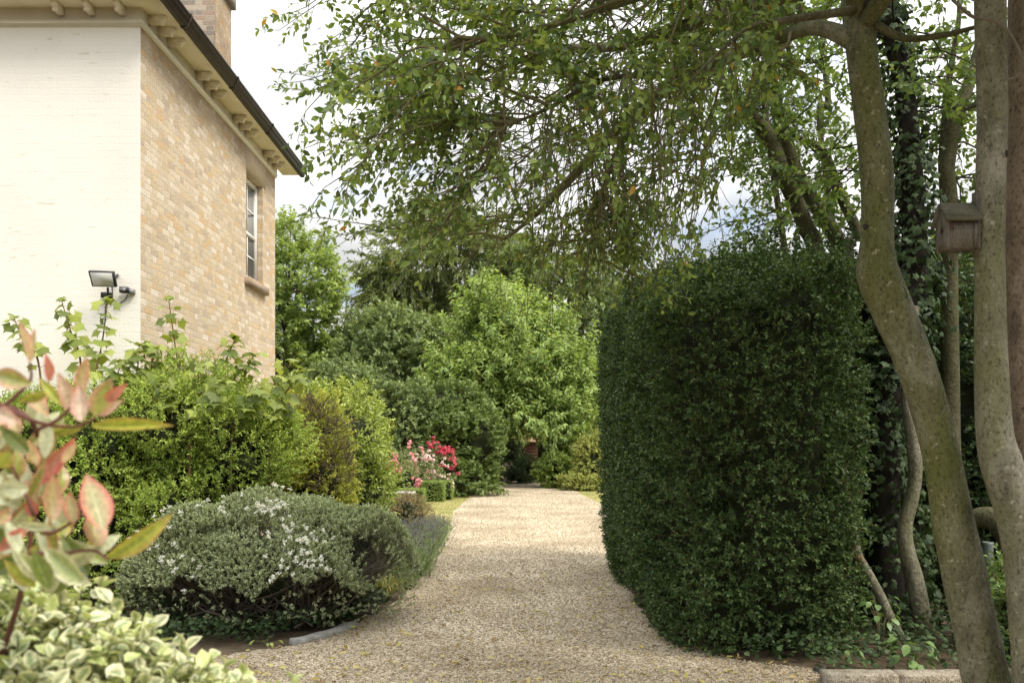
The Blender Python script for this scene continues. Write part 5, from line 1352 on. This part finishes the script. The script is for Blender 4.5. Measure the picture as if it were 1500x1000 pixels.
# gable front facing the drive, with a round hole (ring of quads)
def gable_front(x, th):
    k = 20; outl = []
    zc = ZB + (ZE - ZB) * .62; r_ = .018
    def border(a_):
        dy_, dz_ = math.cos(a_), math.sin(a_)
        best = 1e9
        hw = (yB - yF) / 2
        if dy_ > 1e-6: best = min(best, hw / dy_)
        if dy_ < -1e-6: best = min(best, -hw / dy_)
        if dz_ < -1e-6: best = min(best, (zc - ZB + .004) / -dz_)
        # roof lines z = ZR - s*|y|
        s_ = (ZR - ZE) / hw
        den = dz_ + s_ * abs(dy_)
        if den > 1e-6: best = min(best, (ZR - zc) / den)
        return best
    angs = sorted(set([2 * math.pi * i / 40 for i in range(40)] + [math.pi / 2] + [math.atan2(zz - zc, yy) % (2 * math.pi) for yy in (-(yB - yF) / 2, (yB - yF) / 2) for zz in (ZE, ZB - .004)]))
    n_ = len(angs); V = []
    for xx in (x, x + th):
        for a_ in angs: V.append((xx, yM + math.cos(a_) * r_, zc + math.sin(a_) * r_))
        for a_ in angs:
            b_ = border(a_); V.append((xx, yM + math.cos(a_) * b_, zc + math.sin(a_) * b_))
    F = []
    for i in range(n_):
        j = (i + 1) % n_
        F.append((i, n_ + i, n_ + j, j)); F.append((2 * n_ + i, 2 * n_ + j, 3 * n_ + j, 3 * n_ + i))
        F.append((n_ + i, 3 * n_ + i, 3 * n_ + j, n_ + j)); F.append((i, j, 2 * n_ + j, 2 * n_ + i))
    return V, F
mesh('front_panel', *gable_front(X0, .0155), M_bw, bx)
mesh('back_panel', *gable_front(X1 + .0005, .014), M_bw, bx)
sl = (ZR - ZE) / (yM - yF); ovh = .022
for sgn in (-1, 1):
    e_y = yM + sgn * (yM - yF + ovh); e_z = ZR - sl * (yM - yF + ovh)
    xa_, xb_ = X0 - .012, X1 + .012
    nvec = np.array([0, sgn * sl, 1.0]) / math.hypot(1, sl) * .016
    lo_ = .002
    q4 = [np.array([xa_, yM, ZR + lo_]), np.array([xb_, yM, ZR + lo_]), np.array([xb_, e_y, e_z + lo_]), np.array([xa_, e_y, e_z + lo_])]
    V8, F8 = sheetbox(q4 + [p + nvec for p in q4])
    mesh('roof', V8, F8, M_broof, bx)
MB().box(X1 + .016, X1 + .030, yM - .03, yM + .03, ZB - .03, ZR + .07).build('backboard', M_bw, bx)
MB().box(X0 + .017, X0 + .034, yF - .003, yF - .0005, ZE - .062, ZE - .004).build('hinge', plain('rusty_hinge', (.07, .035, .028), .7), bx)
MB().box(X1 - .018, X1 - .002, yF - .006, yF - .0005, ZB + .004, ZE - .012).build('batten', M_bw, bx)

# slender trees behind the hedge
def slender(name, label, stems_, seed, base_xy, nspray=26, leafmat=None, reach=1.0, group='slender trees behind the hedge', extra=None):
    rng = np.random.default_rng(seed)
    root = empty(name, (base_xy[0], base_xy[1], 0), label, 'tree', group)
    sam = []
    for k, pts in enumerate(stems_):
        p0 = pts[0]; b = np.array([base_xy[0] + .12 * k, base_xy[1], -.05])
        a = np.array([[*P(x, y, d), w_ / 2 * d / FPX] for x, y, d, w_ in pts])
        a = np.vstack([[*b, a[0, 3] * 1.25], a])
        s_ = smooth_path(a, 40); V, F = tube_geo(s_[:, :3], np.maximum(s_[:, 3], .004), 12, .05, seed + k)
        mesh('trunk', V, F, M_bark4, root, True); sam.append(s_)
    st_ = limb_sample(rng, sam, nspray, .5)
    tp_ = st_ + unit(rng.normal(0, 1, (nspray, 3)) * np.array([1, .8, .5]) + np.array([0, 0, .1])) * rng.uniform(.5, 1.5, (nspray, 1)) * reach
    if extra is not None:
        ex = np.array([P(*e) for e in extra]); allp = np.concatenate([q[10:, :3] for q in sam])
        es = np.array([allp[int(np.argmin(np.linalg.norm(allp - e, axis=1) + rng.random(len(allp)) * .8))] for e in ex])
        st_ = np.vstack([st_, es]); tp_ = np.vstack([tp_, ex])
    tp_[:, 2] = np.maximum(tp_[:, 2], 2.9)
    sp, pth, pos, d, nr = leafy(rng, st_, tp_, 9, 7, .36, .06, .03, lift=.12)
    V, F = leaves_geo(pos, d, nr, .072 * rng.uniform(.6, 1.2, len(pos)), .042 * rng.uniform(.8, 1.1, len(pos)), LEAF); mesh('crown', V, F, leafmat or M_canopy2, root)
    V, F = twigs_geo(sp, rng.uniform(.006, .014, len(sp)), .002, 5); mesh('boughs', V, F, M_bark4, root)
    V, F = twigs_geo(pth, .0026, .0012); mesh('twigs', V, F, M_twig, root)
    return root
rng = np.random.default_rng(300)
def fill(n, x0, x1, y0, y1, d0, d1): return [(rng.uniform(x0, x1), rng.uniform(y0, y1), rng.uniform(d0, d1)) for _ in range(n)]
slender('slender_tree', 'slender leaning stem with a forked top left of the kinked trunk', [[(1200, 420, 8.6, 26), (1179, 329, 8.6, 24), (1149, 260, 8.5, 23), (1127, 203, 8.5, 22), (1092, 160, 8.5, 20), (1054, 113, 8.4, 17), (1030, 60, 8.4, 12), (1020, -60, 8.4, 8)], [(1127, 215, 8.52, 9), (1130, 130, 8.6, 14), (1120, 40, 8.7, 12), (1105, -70, 8.8, 8)]], 301, P(1215, 0, 8.6)[:2], 22, extra=fill(26, 960, 1240, 20, 330, 7.8, 9.4) + fill(8, 960, 1130, 200, 385, 7.8, 9.4))
slender('slender_tree', 'second slender stem leaning right of the forked one', [[(1240, 400, 9.2, 24), (1227, 351, 9.2, 23), (1170, 260, 9.2, 21), (1149, 195, 9.2, 19), (1132, 130, 9.2, 16), (1135, 40, 9.2, 12), (1150, -60, 9.2, 8)]], 302, P(1255, 0, 9.2)[:2], 18, extra=fill(16, 1000, 1240, -10, 330, 8.5, 10))
slender('slender_tree', 'thin curving stem close behind the kinked trunk', [[(1275, 400, 9.8, 17), (1257, 342, 9.8, 16), (1227, 277, 9.8, 15), (1205, 221, 9.8, 13), (1175, 204, 9.8, 8), (1120, 180, 9.8, 5)], [(1205, 222, 9.8, 8), (1213, 150, 9.9, 9), (1205, 60, 9.9, 7), (1210, -50, 10, 5)]], 303, P(1290, 0, 9.8)[:2], 16, extra=fill(12, 1080, 1250, 100, 380, 9.2, 10.5))
slender('slender_tree', 'forked slender stem seen behind the bird box', [[(1391, 420, 8.0, 24), (1391, 299, 8.0, 22), (1387, 243, 8.0, 22), (1402, 170, 8.0, 20), (1420, 120, 8.0, 17), (1440, 40, 8.0, 13), (1450, -80, 8.0, 8)], [(1382, 300, 8.2, 10), (1381, 220, 8.2, 11), (1390, 120, 8.2, 9), (1405, 20, 8.2, 7), (1400, -70, 8.2, 5)]], 304, P(1395, 0, 8.0)[:2], 16, extra=fill(26, 1290, 1500, -20, 400, 7.4, 9.5))
# ivy-clad tree
rng = np.random.default_rng(305)
ivt = empty('ivy_clad_tree', (P(1310, 0, 7.5)[0], 7.5, 0), 'dark trunk thickly clad in ivy right of the clipped hedge', 'tree')
iv_pts = [(1312, 940, 7.5, 60), (1300, 850, 7.5, 52), (1292, 720, 7.5, 50), (1300, 600, 7.5, 48), (1320, 500, 7.5, 46), (1338, 400, 7.5, 40), (1338, 300, 7.5, 32), (1334, 220, 7.5, 30), (1326, 140, 7.5, 28), (1310, 70, 7.5, 26), (1300, 0, 7.5, 22), (1300, -100, 7.5, 16)]
_, siv = px_tube(iv_pts, 60, 'trunk', M_wood_dark, ivt, 14, .08, 9)
n = 3600
ii = np.minimum((60 * (1 - rng.random(n) ** .75) * 1.0).astype(int), 52)
dens = np.interp(ii, [0, 25, 38, 59], [1, 1, .75, .2]); ok = rng.random(n) < dens; ii = ii[ok]; n = len(ii)
a = rng.random(n) * 6.28; rad = siv[ii, 3] * np.interp(ii, [0, 12, 30, 40, 59], [1.9, 1.9, 1.7, 1.5, 1.6]) * rng.uniform(.75, 1.25, n)
out_ = np.column_stack([np.cos(a), np.sin(a), np.zeros(n)])
pp = siv[ii, :3] + out_ * rad[:, None] + rng.normal(0, .05, (n, 3))
V, F = leaves_geo(pp, out_ * .5 + np.array([0, 0, -.8]) + rng.normal(0, .25, (n, 3)), out_ + np.array([0, 0, .4]) + rng.normal(0, .6, (n, 3)), rng.uniform(.04, .12, n), rng.uniform(.04, .11, n), IVY)
mesh('ivy', V, F, M_ivy, ivt)
st_ = limb_sample(rng, [siv], 34, .6); tp_ = st_ + unit(rng.normal(0, 1, (34, 3)) * np.array([1, .8, .5])) * rng.uniform(.5, 1.4, (34, 1)); tp_[:, 2] = np.maximum(tp_[:, 2], 3.2)
sp, pth, pos, d, nr = leafy(rng, st_, tp_, 8, 7, .34, .06, .03)
V, F = leaves_geo(pos, d, nr, .07 * rng.uniform(.6, 1.2, len(pos)), .045, LEAF); mesh('crown', V, F, M_canopy2, ivt)
V, F = twigs_geo(sp, .010, .002, 5); mesh('boughs', V, F, M_wood_dark, ivt)
V, F = twigs_geo(pth, .0026, .0012); mesh('twigs', V, F, M_twig, ivt)
# ivy curtain hanging beside the hedge
shrub('ivy_mass', 'dark curtain of ivy filling the gap between the hedge and the leaning tree', 'ivy', gl(1290, 7.9), [lobe(1275, 680, 7.9, 90, 380, .3), lobe(1300, 800, 7.9, 120, 240, .3), lobe(1290, 520, 8.0, 110, 240, .3), lobe(1330, 450, 8.4, 130, 180, .3)], 1500, .2, 6, .085, .085, M_ivy, 306, tpl=IVY, core=.85, up=-.3, droop=.7, spread=.6, nup=.2, stems=3)
# bare stems
st1 = empty('bare_stem', (P(1320, 0, 6.75)[0], 6.75, 0), 'short bare stem leaning left against the hedge with a cut stub', 'stem')
px_tube([(1330, 955, 6.75, 17), (1318, 932, 6.75, 16), (1303, 902, 6.75, 15), (1288, 870, 6.75, 15), (1270, 838, 6.72, 15), (1255, 812, 6.7, 15), (1250, 780, 6.7, 14), (1246, 750, 6.7, 13), (1240, 715, 6.75, 12), (1236, 660, 6.9, 9)], 40, 'trunk', M_bark2, st1, 10, .07, 4)
px_tube([(1260, 822, 6.7, 13), (1257, 815, 6.62, 12), (1255, 813, 6.58, 12)], 5, 'cut_stub', rough_mat('orange_cut_wood', [(.19, .12, .075), (.28, .19, .12)], 6, .8, .2), st1, 10, .03, 4)
st2 = empty('bare_stem', (P(1352, 0, 7.0)[0], 7.0, 0), 'sinuous pinkish bare stem between the ivy and the leaning trunk', 'stem')
px_tube([(1358, 950, 7.0, 26), (1350, 900, 7.0, 26), (1340, 850, 7.0, 26), (1328, 805, 7.0, 24), (1326, 770, 7.0, 22), (1336, 730, 7.0, 21), (1341, 690, 7.0, 20), (1337, 640, 7.0, 20), (1330, 590, 7.05, 18), (1330, 520, 7.1, 16), (1340, 450, 7.2, 12)], 50, 'trunk', M_bark2, st2, 12, .08, 6)
st3 = empty('fallen_limb', (P(1460, 0, 7.2)[0], 7.2, 0), 'mossy dark arching limb low behind the two stemmed tree', 'limb')
px_tube([(1415, 765, 7.3, 26), (1440, 758, 7.2, 30), (1462, 765, 7.1, 34), (1485, 800, 7.0, 38), (1500, 870, 6.9, 40), (1505, 945, 6.9, 44)], 24, 'trunk', M_bark4, st3, 12, .1, 8)

# dark shrubs in the right background
shrub('evergreen_shrub', 'dense dark evergreen shrub behind the leaning trunk', 'shrub', gl(1400, 9.5), [lobe(1400, 640, 9.5, 170, 420, .7), lobe(1360, 760, 9.2, 130, 280, .6), lobe(1440, 560, 9.8, 160, 330, .7)], 2600, .28, 10, .06, .04, M_darkleaf, 311, core=.7)
shrub('evergreen_shrub', 'dense dark evergreen shrub at the far right edge', 'shrub', gl(1530, 9.0), [lobe(1530, 660, 9.0, 200, 440, .8), lobe(1480, 780, 8.8, 130, 260, .6), lobe(1600, 720, 8.5, 240, 520, .9)], 2400, .28, 10, .06, .04, M_darkleaf, 312, core=.7)
shrub('leafy_shrub', 'bright green leafy shrub glimpsed below the bird box', 'shrub', gl(1410, 13), [lobe(1410, 420, 13, 130, 160, .8), lobe(1450, 480, 13, 120, 150, .8), lobe(1380, 560, 13, 160, 280, .8)], 1300, .4, 10, .09, .06, M_bright, 313, core=.6)
shrub('evergreen_shrub', 'dark ivy topped growth behind the top of the hedge', 'shrub', (2.9, 9.3, 0), [(2.7, 8.9, 1.9, .72, 1.0, 1.46), (3.1, 8.6, 1.9, .6, .9, 1.5), (2.3, 9.6, 2.1, .6, .8, 1.0)], 3000, .22, 9, .05, .035, M_darkleaf, 314, core=.7)
shrub('leafy_shrub', 'low pale green shrub at the foot of the two stemmed tree', 'shrub', gl(1485, 6.6), [lobe(1482, 890, 6.6, 70, 110, .3), lobe(1500, 930, 6.4, 80, 90, .3)], 420, .2, 8, .05, .03, M_mid, 315, core=.5)
# ivy carpet right and young plant, kerb stones, rock, guard
ivy_carpet('ivy_ground_cover', np.array([(1.5, 6.2), (1.95, 5.8), (2.3, 5.72), (2.95, 5.7), (3.6, 5.6), (6, 5.2), (6.5, 9), (2.3, 9), (1.9, 6.6)]), 11000, .16, .055, 316, .07)
M_kerb = rough_mat('worn_concrete_kerb', [(.20, .17, .12), (.36, .315, .24), (.46, .41, .325)], 9, .9, 1.0, fine=.5, bdist=.02)
slabby('kerb_stone', 'worn pale kerb stone with a free left end by the hedge foot', 'kerb stone', [(1.93, 5.64), (2.1, 5.64), (2.25, 5.64), (2.368, 5.64)], .15, .092, M_kerb, 7, 'kerb stones at the foot of the trees', True)
slabby('kerb_stone', 'worn pale kerb stone running behind the leaning trunk', 'kerb stone', [(2.378, 5.645), (2.6, 5.65), (2.8, 5.65), (2.98, 5.65)], .15, .088, M_kerb, 8, 'kerb stones at the foot of the trees', True)
rk = mesh('rock', *(lambda m: (np.concatenate(m.V), m.F))(lobe_core([(*P(1203, 968, 5.95)[:2], .0, .05, .05, .04)], 1, np.random.default_rng(3), .25, 0.0, 12, 8)), rough_mat('dark_wet_rock', [(.05, .052, .042), (.10, .10, .08)], 9, .6, .4), None, True)
tag(rk, 'small grey rock left of the pale kerb stones', 'rock')
tg = empty('tree_guard', (P(1447, 0, 8.0)[0], 8.0, 0), 'grey plastic tree guard tube standing in the ivy', 'tree guard')
cy = []
V = []; k = 14
for i, (z, r_) in enumerate([(0, .045), (.62, .045), (.64, .049), (.64, .041), (.1, .041)]):
    for j in range(k): V.append((P(1447, 0, 8.0)[0] + math.cos(j * 2 * math.pi / k) * r_, 8.0 + math.sin(j * 2 * math.pi / k) * r_, z))
F = [(i * k + j, i * k + (j + 1) % k, (i + 1) * k + (j + 1) % k, (i + 1) * k + j) for i in range(4) for j in range(k)]
mesh('tube', V, F, plain('grey_green_plastic', (.16, .19, .18), .5), tg)
mesh('tie', *tube_geo([(P(1447, 0, 8.0)[0] + math.cos(a_) * .048, 8.0 + math.sin(a_) * .048, .45) for a_ in np.linspace(0, 6.28, 16)], .004, 5), M_black, tg)
def rosette(name, label, px, py_base, d, n, ll, lw, seed, mat, h=.18):
    rng = np.random.default_rng(seed); b = P(px, 650, d); b[2] = 0
    root = empty(name, tuple(b), label, 'plant')
    a = rng.random(n) * 6.28; hh = rng.uniform(.3, 1, n) * h
    e = b + np.column_stack([np.cos(a) * .09, np.sin(a) * .07, hh])
    V, F = twigs_geo(np.stack([np.repeat(b[None], n, 0), b + (e - b) * np.array([.35, .35, .65]), e], 1), .003, .002); mesh('stalks', V, F, M_twig, root)
    V, F = leaves_geo(e, np.column_stack([np.cos(a), np.sin(a), -.35 * np.ones(n)]) + rng.normal(0, .15, (n, 3)), np.array([0, -.3, 1.0]) + rng.normal(0, .2, (n, 3)), ll * rng.uniform(.7, 1.2, n), lw * rng.uniform(.8, 1.1, n), T_leaf(.3, .08)); mesh('leaves', V, F, mat, root)
M_young = leaf_mat('young_broad_leaf', [(.05, .11, .03), (.08, .15, .04), (.12, .20, .06)], .3, .4, .4)
rosette('young_plant', 'young broad leaved plant just behind the kerb stones', 1335, 970, 5.9, 22, .10, .065, 321, M_young, .24)
rosette('bramble', 'small bright bramble sprig at the foot of the leaning bare stem', 1290, 930, 6.5, 26, .07, .05, 322, M_young, .42)
rosette('bramble', 'low bramble leaves at the right foot of the hedge', 1240, 950, 6.1, 16, .06, .045, 323, M_young, .14)
rosette('weed', 'tiny yellowish weed on the gravel by the domed bush', 390, 945, 6.75, 8, .04, .03, 324, M_yg, .06)

# ------------------------------------------------------------------ foreground plants (out of focus)
# variegated euonymus mound
rng = np.random.default_rng(401)
eu = empty('variegated_euonymus', (-1.0, 1.35, 0), 'cream and green variegated low shrub in the near left foreground', 'shrub')
el = [(-1.0, 1.38, .52, .86, .55, .76), (-.57, 1.52, .5, .42, .4, .60)]
Pn, Nn = lobes_surface(rng, el, 9500, .10, 3.0, (.9, 1.02), .3)
ok = (Pn[:, 2] > .75) | (rng.random(len(Pn)) < .35); Pn, Nn = Pn[ok], Nn[ok]
ax = Nn * .6 + np.array([.1, -.05, .7]) + rng.normal(0, .3, Nn.shape)
pos, d, nr, pth = shoots(rng, Pn - unit(ax) * .04, ax, rng.uniform(.06, .14, len(Pn)), 9, .9, .15, .1, .15, .5)
def T_fine(us, nv=7, curl=.25, fold=.12, droop=.3):
    us = np.array(us); nu = len(us); V = []; E = []
    for i in range(nv):
        t = i / (nv - 1); wv = math.sin(math.pi * min(.985, .03 + t * .955) ** .82) ** .95
        for u_ in us:
            V.append((u_ * wv * .5, t, fold * abs(u_) * wv - droop * t * t + curl * 0.0)); E.append(max(abs(u_) ** 2.2, (1 if t > .93 else 0) * .9))
    F = [(i * nu + j, i * nu + j + 1, (i + 1) * nu + j + 1, (i + 1) * nu + j) for i in range(nv - 1) for j in range(nu - 1)]
    return (np.array(V), [np.array(F)]), np.array(E)
(TF5, E5) = T_fine([-1, -.72, 0, .72, 1], nv=5, droop=.25, fold=.16)
s_ = rng.uniform(.75, 1.2, len(pos))
V, F = leaves_geo(pos, d, nr, .030 * s_, .0205 * s_, TF5)
n = len(pos)
gre = np.array([.17, .25, .09]) * rng.uniform(.7, 1.3, (n, 1)); cre = np.array([.80, .77, .50]) * rng.uniform(.8, 1.15, (n, 1))
young = rng.random(n) < .22
gre[young] = np.array([.40, .48, .16]); cre[young] = np.array([.62, .66, .30])
thr = rng.uniform(.0, .75, n)[:, None]
fac = np.clip(E5[None] * 1.7 - thr * .35 + (rng.random((n, len(E5))) - .5) * .45 + .12, 0, 1)[..., None]
col = gre[:, None] * (1 - fac) + cre[:, None] * fac
M_varieg = leaf_mat('variegated_leaf', None, .25, .4, .4, pigment=True, tint=(1.1, 1.1, .7))
mesh('foliage', V, F, M_varieg, eu, True, col.reshape(-1, 3))
V, F = twigs_geo(pth, .0022, .0012); mesh('twigs', V, F, rough_mat('green_twig', [(.10, .13, .05), (.16, .18, .08)], 9, .7, .2), eu)
lobe_core(el, .82, rng, .1).build('shade_core', M_inner, eu, True)  # solid core, its dark colour standing for shade inside the mound

# red-edged photinia: leaf by leaf
ph = empty('photinia_shrub', (-.72, 1.25, 0), 'red and green broad leaved shrub sprig in the near left foreground', 'shrub')
rng = np.random.default_rng(411)
LV = [(100, 175, 65, 40, 38, 'b'), (97, 180, 112, 65, 26, 'b'), (100, 250, -25, 215, 84, 'e'), (160, 240, 150, 150, 36, 'r'), (195, 315, 125, 228, 36, 'g'), (232, 340, 188, 212, 62, 'p'), (250, 280, 285, 160, 52, 'b'), (265, 370, 252, 248, 68, 'p'), (310, 350, 360, 235, 84, 'e'), (345, 305, 412, 250, 42, 'r'), (318, 352, 402, 300, 36, 'p'),
      (298, 386, 562, 382, 50, 'g'), (270, 385, 150, 415, 32, 'g'), (150, 280, 58, 312, 42, 'g'), (100, 300, 155, 352, 60, 'b'), (92, 472, -5, 385, 64, 'd'), (-10, 345, 62, 372, 72, 'p'), (120, 512, 88, 430, 46, 'b'), (55, 560, 55, 455, 62, 'e'), (100, 582, 246, 424, 58, 'r'), (205, 505, 248, 440, 36, 'b'), (168, 692, 176, 540, 72, 'b'), (92, 590, -15, 590, 76, 'w'), (200, 702, 215, 608, 62, 'w'),
      (335, 720, 282, 542, 118, 'q'), (316, 776, 300, 655, 84, 'b'), (350, 812, 562, 672, 68, 'g'), (318, 800, 392, 738, 52, 'w'), (175, 716, 48, 708, 38, 'w'), (88, 722, -5, 795, 52, 'r'), (352, 832, 188, 758, 62, 'c'), (272, 892, 135, 782, 92, 'c'), (160, 912, 105, 790, 68, 'd'), (288, 872, 198, 738, 72, 'd'), (110, 682, 94, 618, 46, 'r'), (-5, 702, 42, 650, 52, 'b'), (60, 800, 20, 690, 60, 'w'), (95, 620, 150, 500, 40, 'e'), (20, 640, -30, 560, 60, 'w'), (75, 480, 130, 440, 30, 'w'), (30, 470, -20, 520, 70, 'g'), (240, 700, 225, 600, 50, 'q'), (130, 860, 60, 800, 60, 'c'), (215, 860, 300, 900, 50, 'w')]
PAL = {'g': ((.33, .40, .06), (.42, .30, .08)), 'd': ((.11, .16, .03), (.17, .20, .05)), 'r': ((.46, .21, .14), (.56, .11, .10)), 'p': ((.56, .45, .34), (.56, .29, .22)), 'b': ((.38, .31, .13), (.50, .22, .14)), 'e': ((.32, .37, .08), (.58, .30, .22)), 'q': ((.46, .46, .26), (.62, .20, .16)), 'w': ((.48, .52, .34), (.54, .54, .34)), 'c': ((.30, .38, .12), (.64, .62, .42))}
(TFp, Ep) = T_fine([-1, -.93, -.8, -.5, -.07, 0, .07, .5, .8, .93, 1], nv=15, droop=.0, fold=.10)
Vs, Fs, Cs = [], [], []; off = 0
for _ in range(95):
    x_, y_ = rng.uniform(-120, 230), rng.uniform(330, 930)
    if x_ > 150 and y_ < 560: continue
    a_ = rng.uniform(-2.6, -.4); l_ = rng.uniform(80, 150)
    LV.append((x_, y_, x_ + math.cos(a_) * l_, y_ + math.sin(a_) * l_, rng.uniform(36, 68), 'gdwwcebbw'[rng.integers(9)]))
sc = .45
for (bx_, by_, tx_, ty_, wpx, kd) in LV:
    d0 = rng.uniform(1.10, 1.30) + (.16 if len(Vs) >= 44 else 0); d1 = d0 + rng.uniform(-.03, .03)
    b = P(bx_ * sc, 450 + by_ * sc, d0); t = P(tx_ * sc, 450 + ty_ * sc, d1)
    ln_ = np.linalg.norm(t - b); wd = wpx * sc / FPX * d0
    dirv = (t - b)[None]; view = unit(np.array([0, 0, EYE]) - b)
    side_ = unit(np.cross(dirv[0], view))
    tilt = rng.uniform(-.55, .55)
    nrm = (view * math.cos(tilt) + side_ * math.sin(tilt))[None]
    T2_ = TFp[0].copy(); cur = rng.uniform(-.10, .10); T2_[:, 2] += cur * np.sin(math.pi * T2_[:, 1]); T2_[:, 2] -= rng.uniform(0, .1) * T2_[:, 1] ** 3
    T2_[:, 0] *= (1 + rng.normal(0, .05))
    V, F = leaves_geo(b[None], dirv, nrm, ln_, wd * .84 / max(.75, math.cos(tilt)), (T2_, TFp[1]))
    c0, c1 = np.array(PAL[kd][0]), np.array(PAL[kd][1])
    f = np.clip(Ep * 1.1 + (T2_[:, 1] > .8) * .35 , 0, 1)[:, None]
    cc_ = c0 * (1 - f) + c1 * f
    rib = (np.abs(T2_[:, 0]) < .004)[:, None]
    cc_ = np.where(rib, cc_ * .5 + np.array([.30, .27, .13]), cc_)
    Vs.append(V); Fs.append(F[0] + off); Cs.append(cc_); off += len(V)
M_phot = leaf_mat('photinia_leaf', None, .3, .3, .5, pigment=True, tint=(1.15, 1.0, .7))
mesh('leaves', np.concatenate(Vs), [np.concatenate(Fs)], M_phot, ph, True, np.concatenate(Cs))
def pp_(l_, d=1.22): return [P(x * sc, 450 + y * sc, d) for x, y in l_]
mb = MB()
mb.tube(smooth_path([(-.92, 1.5, 0.0), (-.92, 1.48, .8)] + pp_([(60, 960), (105, 700), (120, 540)], 1.42) + pp_([(118, 400), (60, 335), (15, 320)], 1.3), 40), np.linspace(.005, .0025, 40), 7)
mb.tube(smooth_path(pp_([(-60, 330), (10, 320), (60, 280), (100, 235), (97, 180)]), 16), np.linspace(.0035, .0016, 16), 6)
mb.tube(smooth_path(pp_([(-40, 300), (20, 325), (80, 358), (140, 378), (200, 388), (262, 384), (312, 356)]), 20), np.linspace(.0038, .0017, 20), 6)
mb.tube(smooth_path(pp_([(118, 400), (180, 370), (225, 332), (250, 290)]), 12), np.linspace(.003, .0014, 12), 6)
mb.tube(smooth_path(pp_([(112, 690), (150, 735), (200, 720), (255, 682), (300, 660)]), 14), np.linspace(.0035, .0015, 14), 6)
mb.tube(smooth_path(pp_([(95, 800), (200, 800), (300, 790), (352, 818)]), 14), np.linspace(.0035, .0018, 14), 6)
mb.tube(smooth_path(pp_([(112, 680), (80, 600), (60, 560), (20, 480)]), 12), np.linspace(.003, .0015, 12), 6)
mb.build('stems', rough_mat('red_brown_stem', [(.07, .03, .02), (.15, .06, .04)], 12, .5, .2), ph, True)
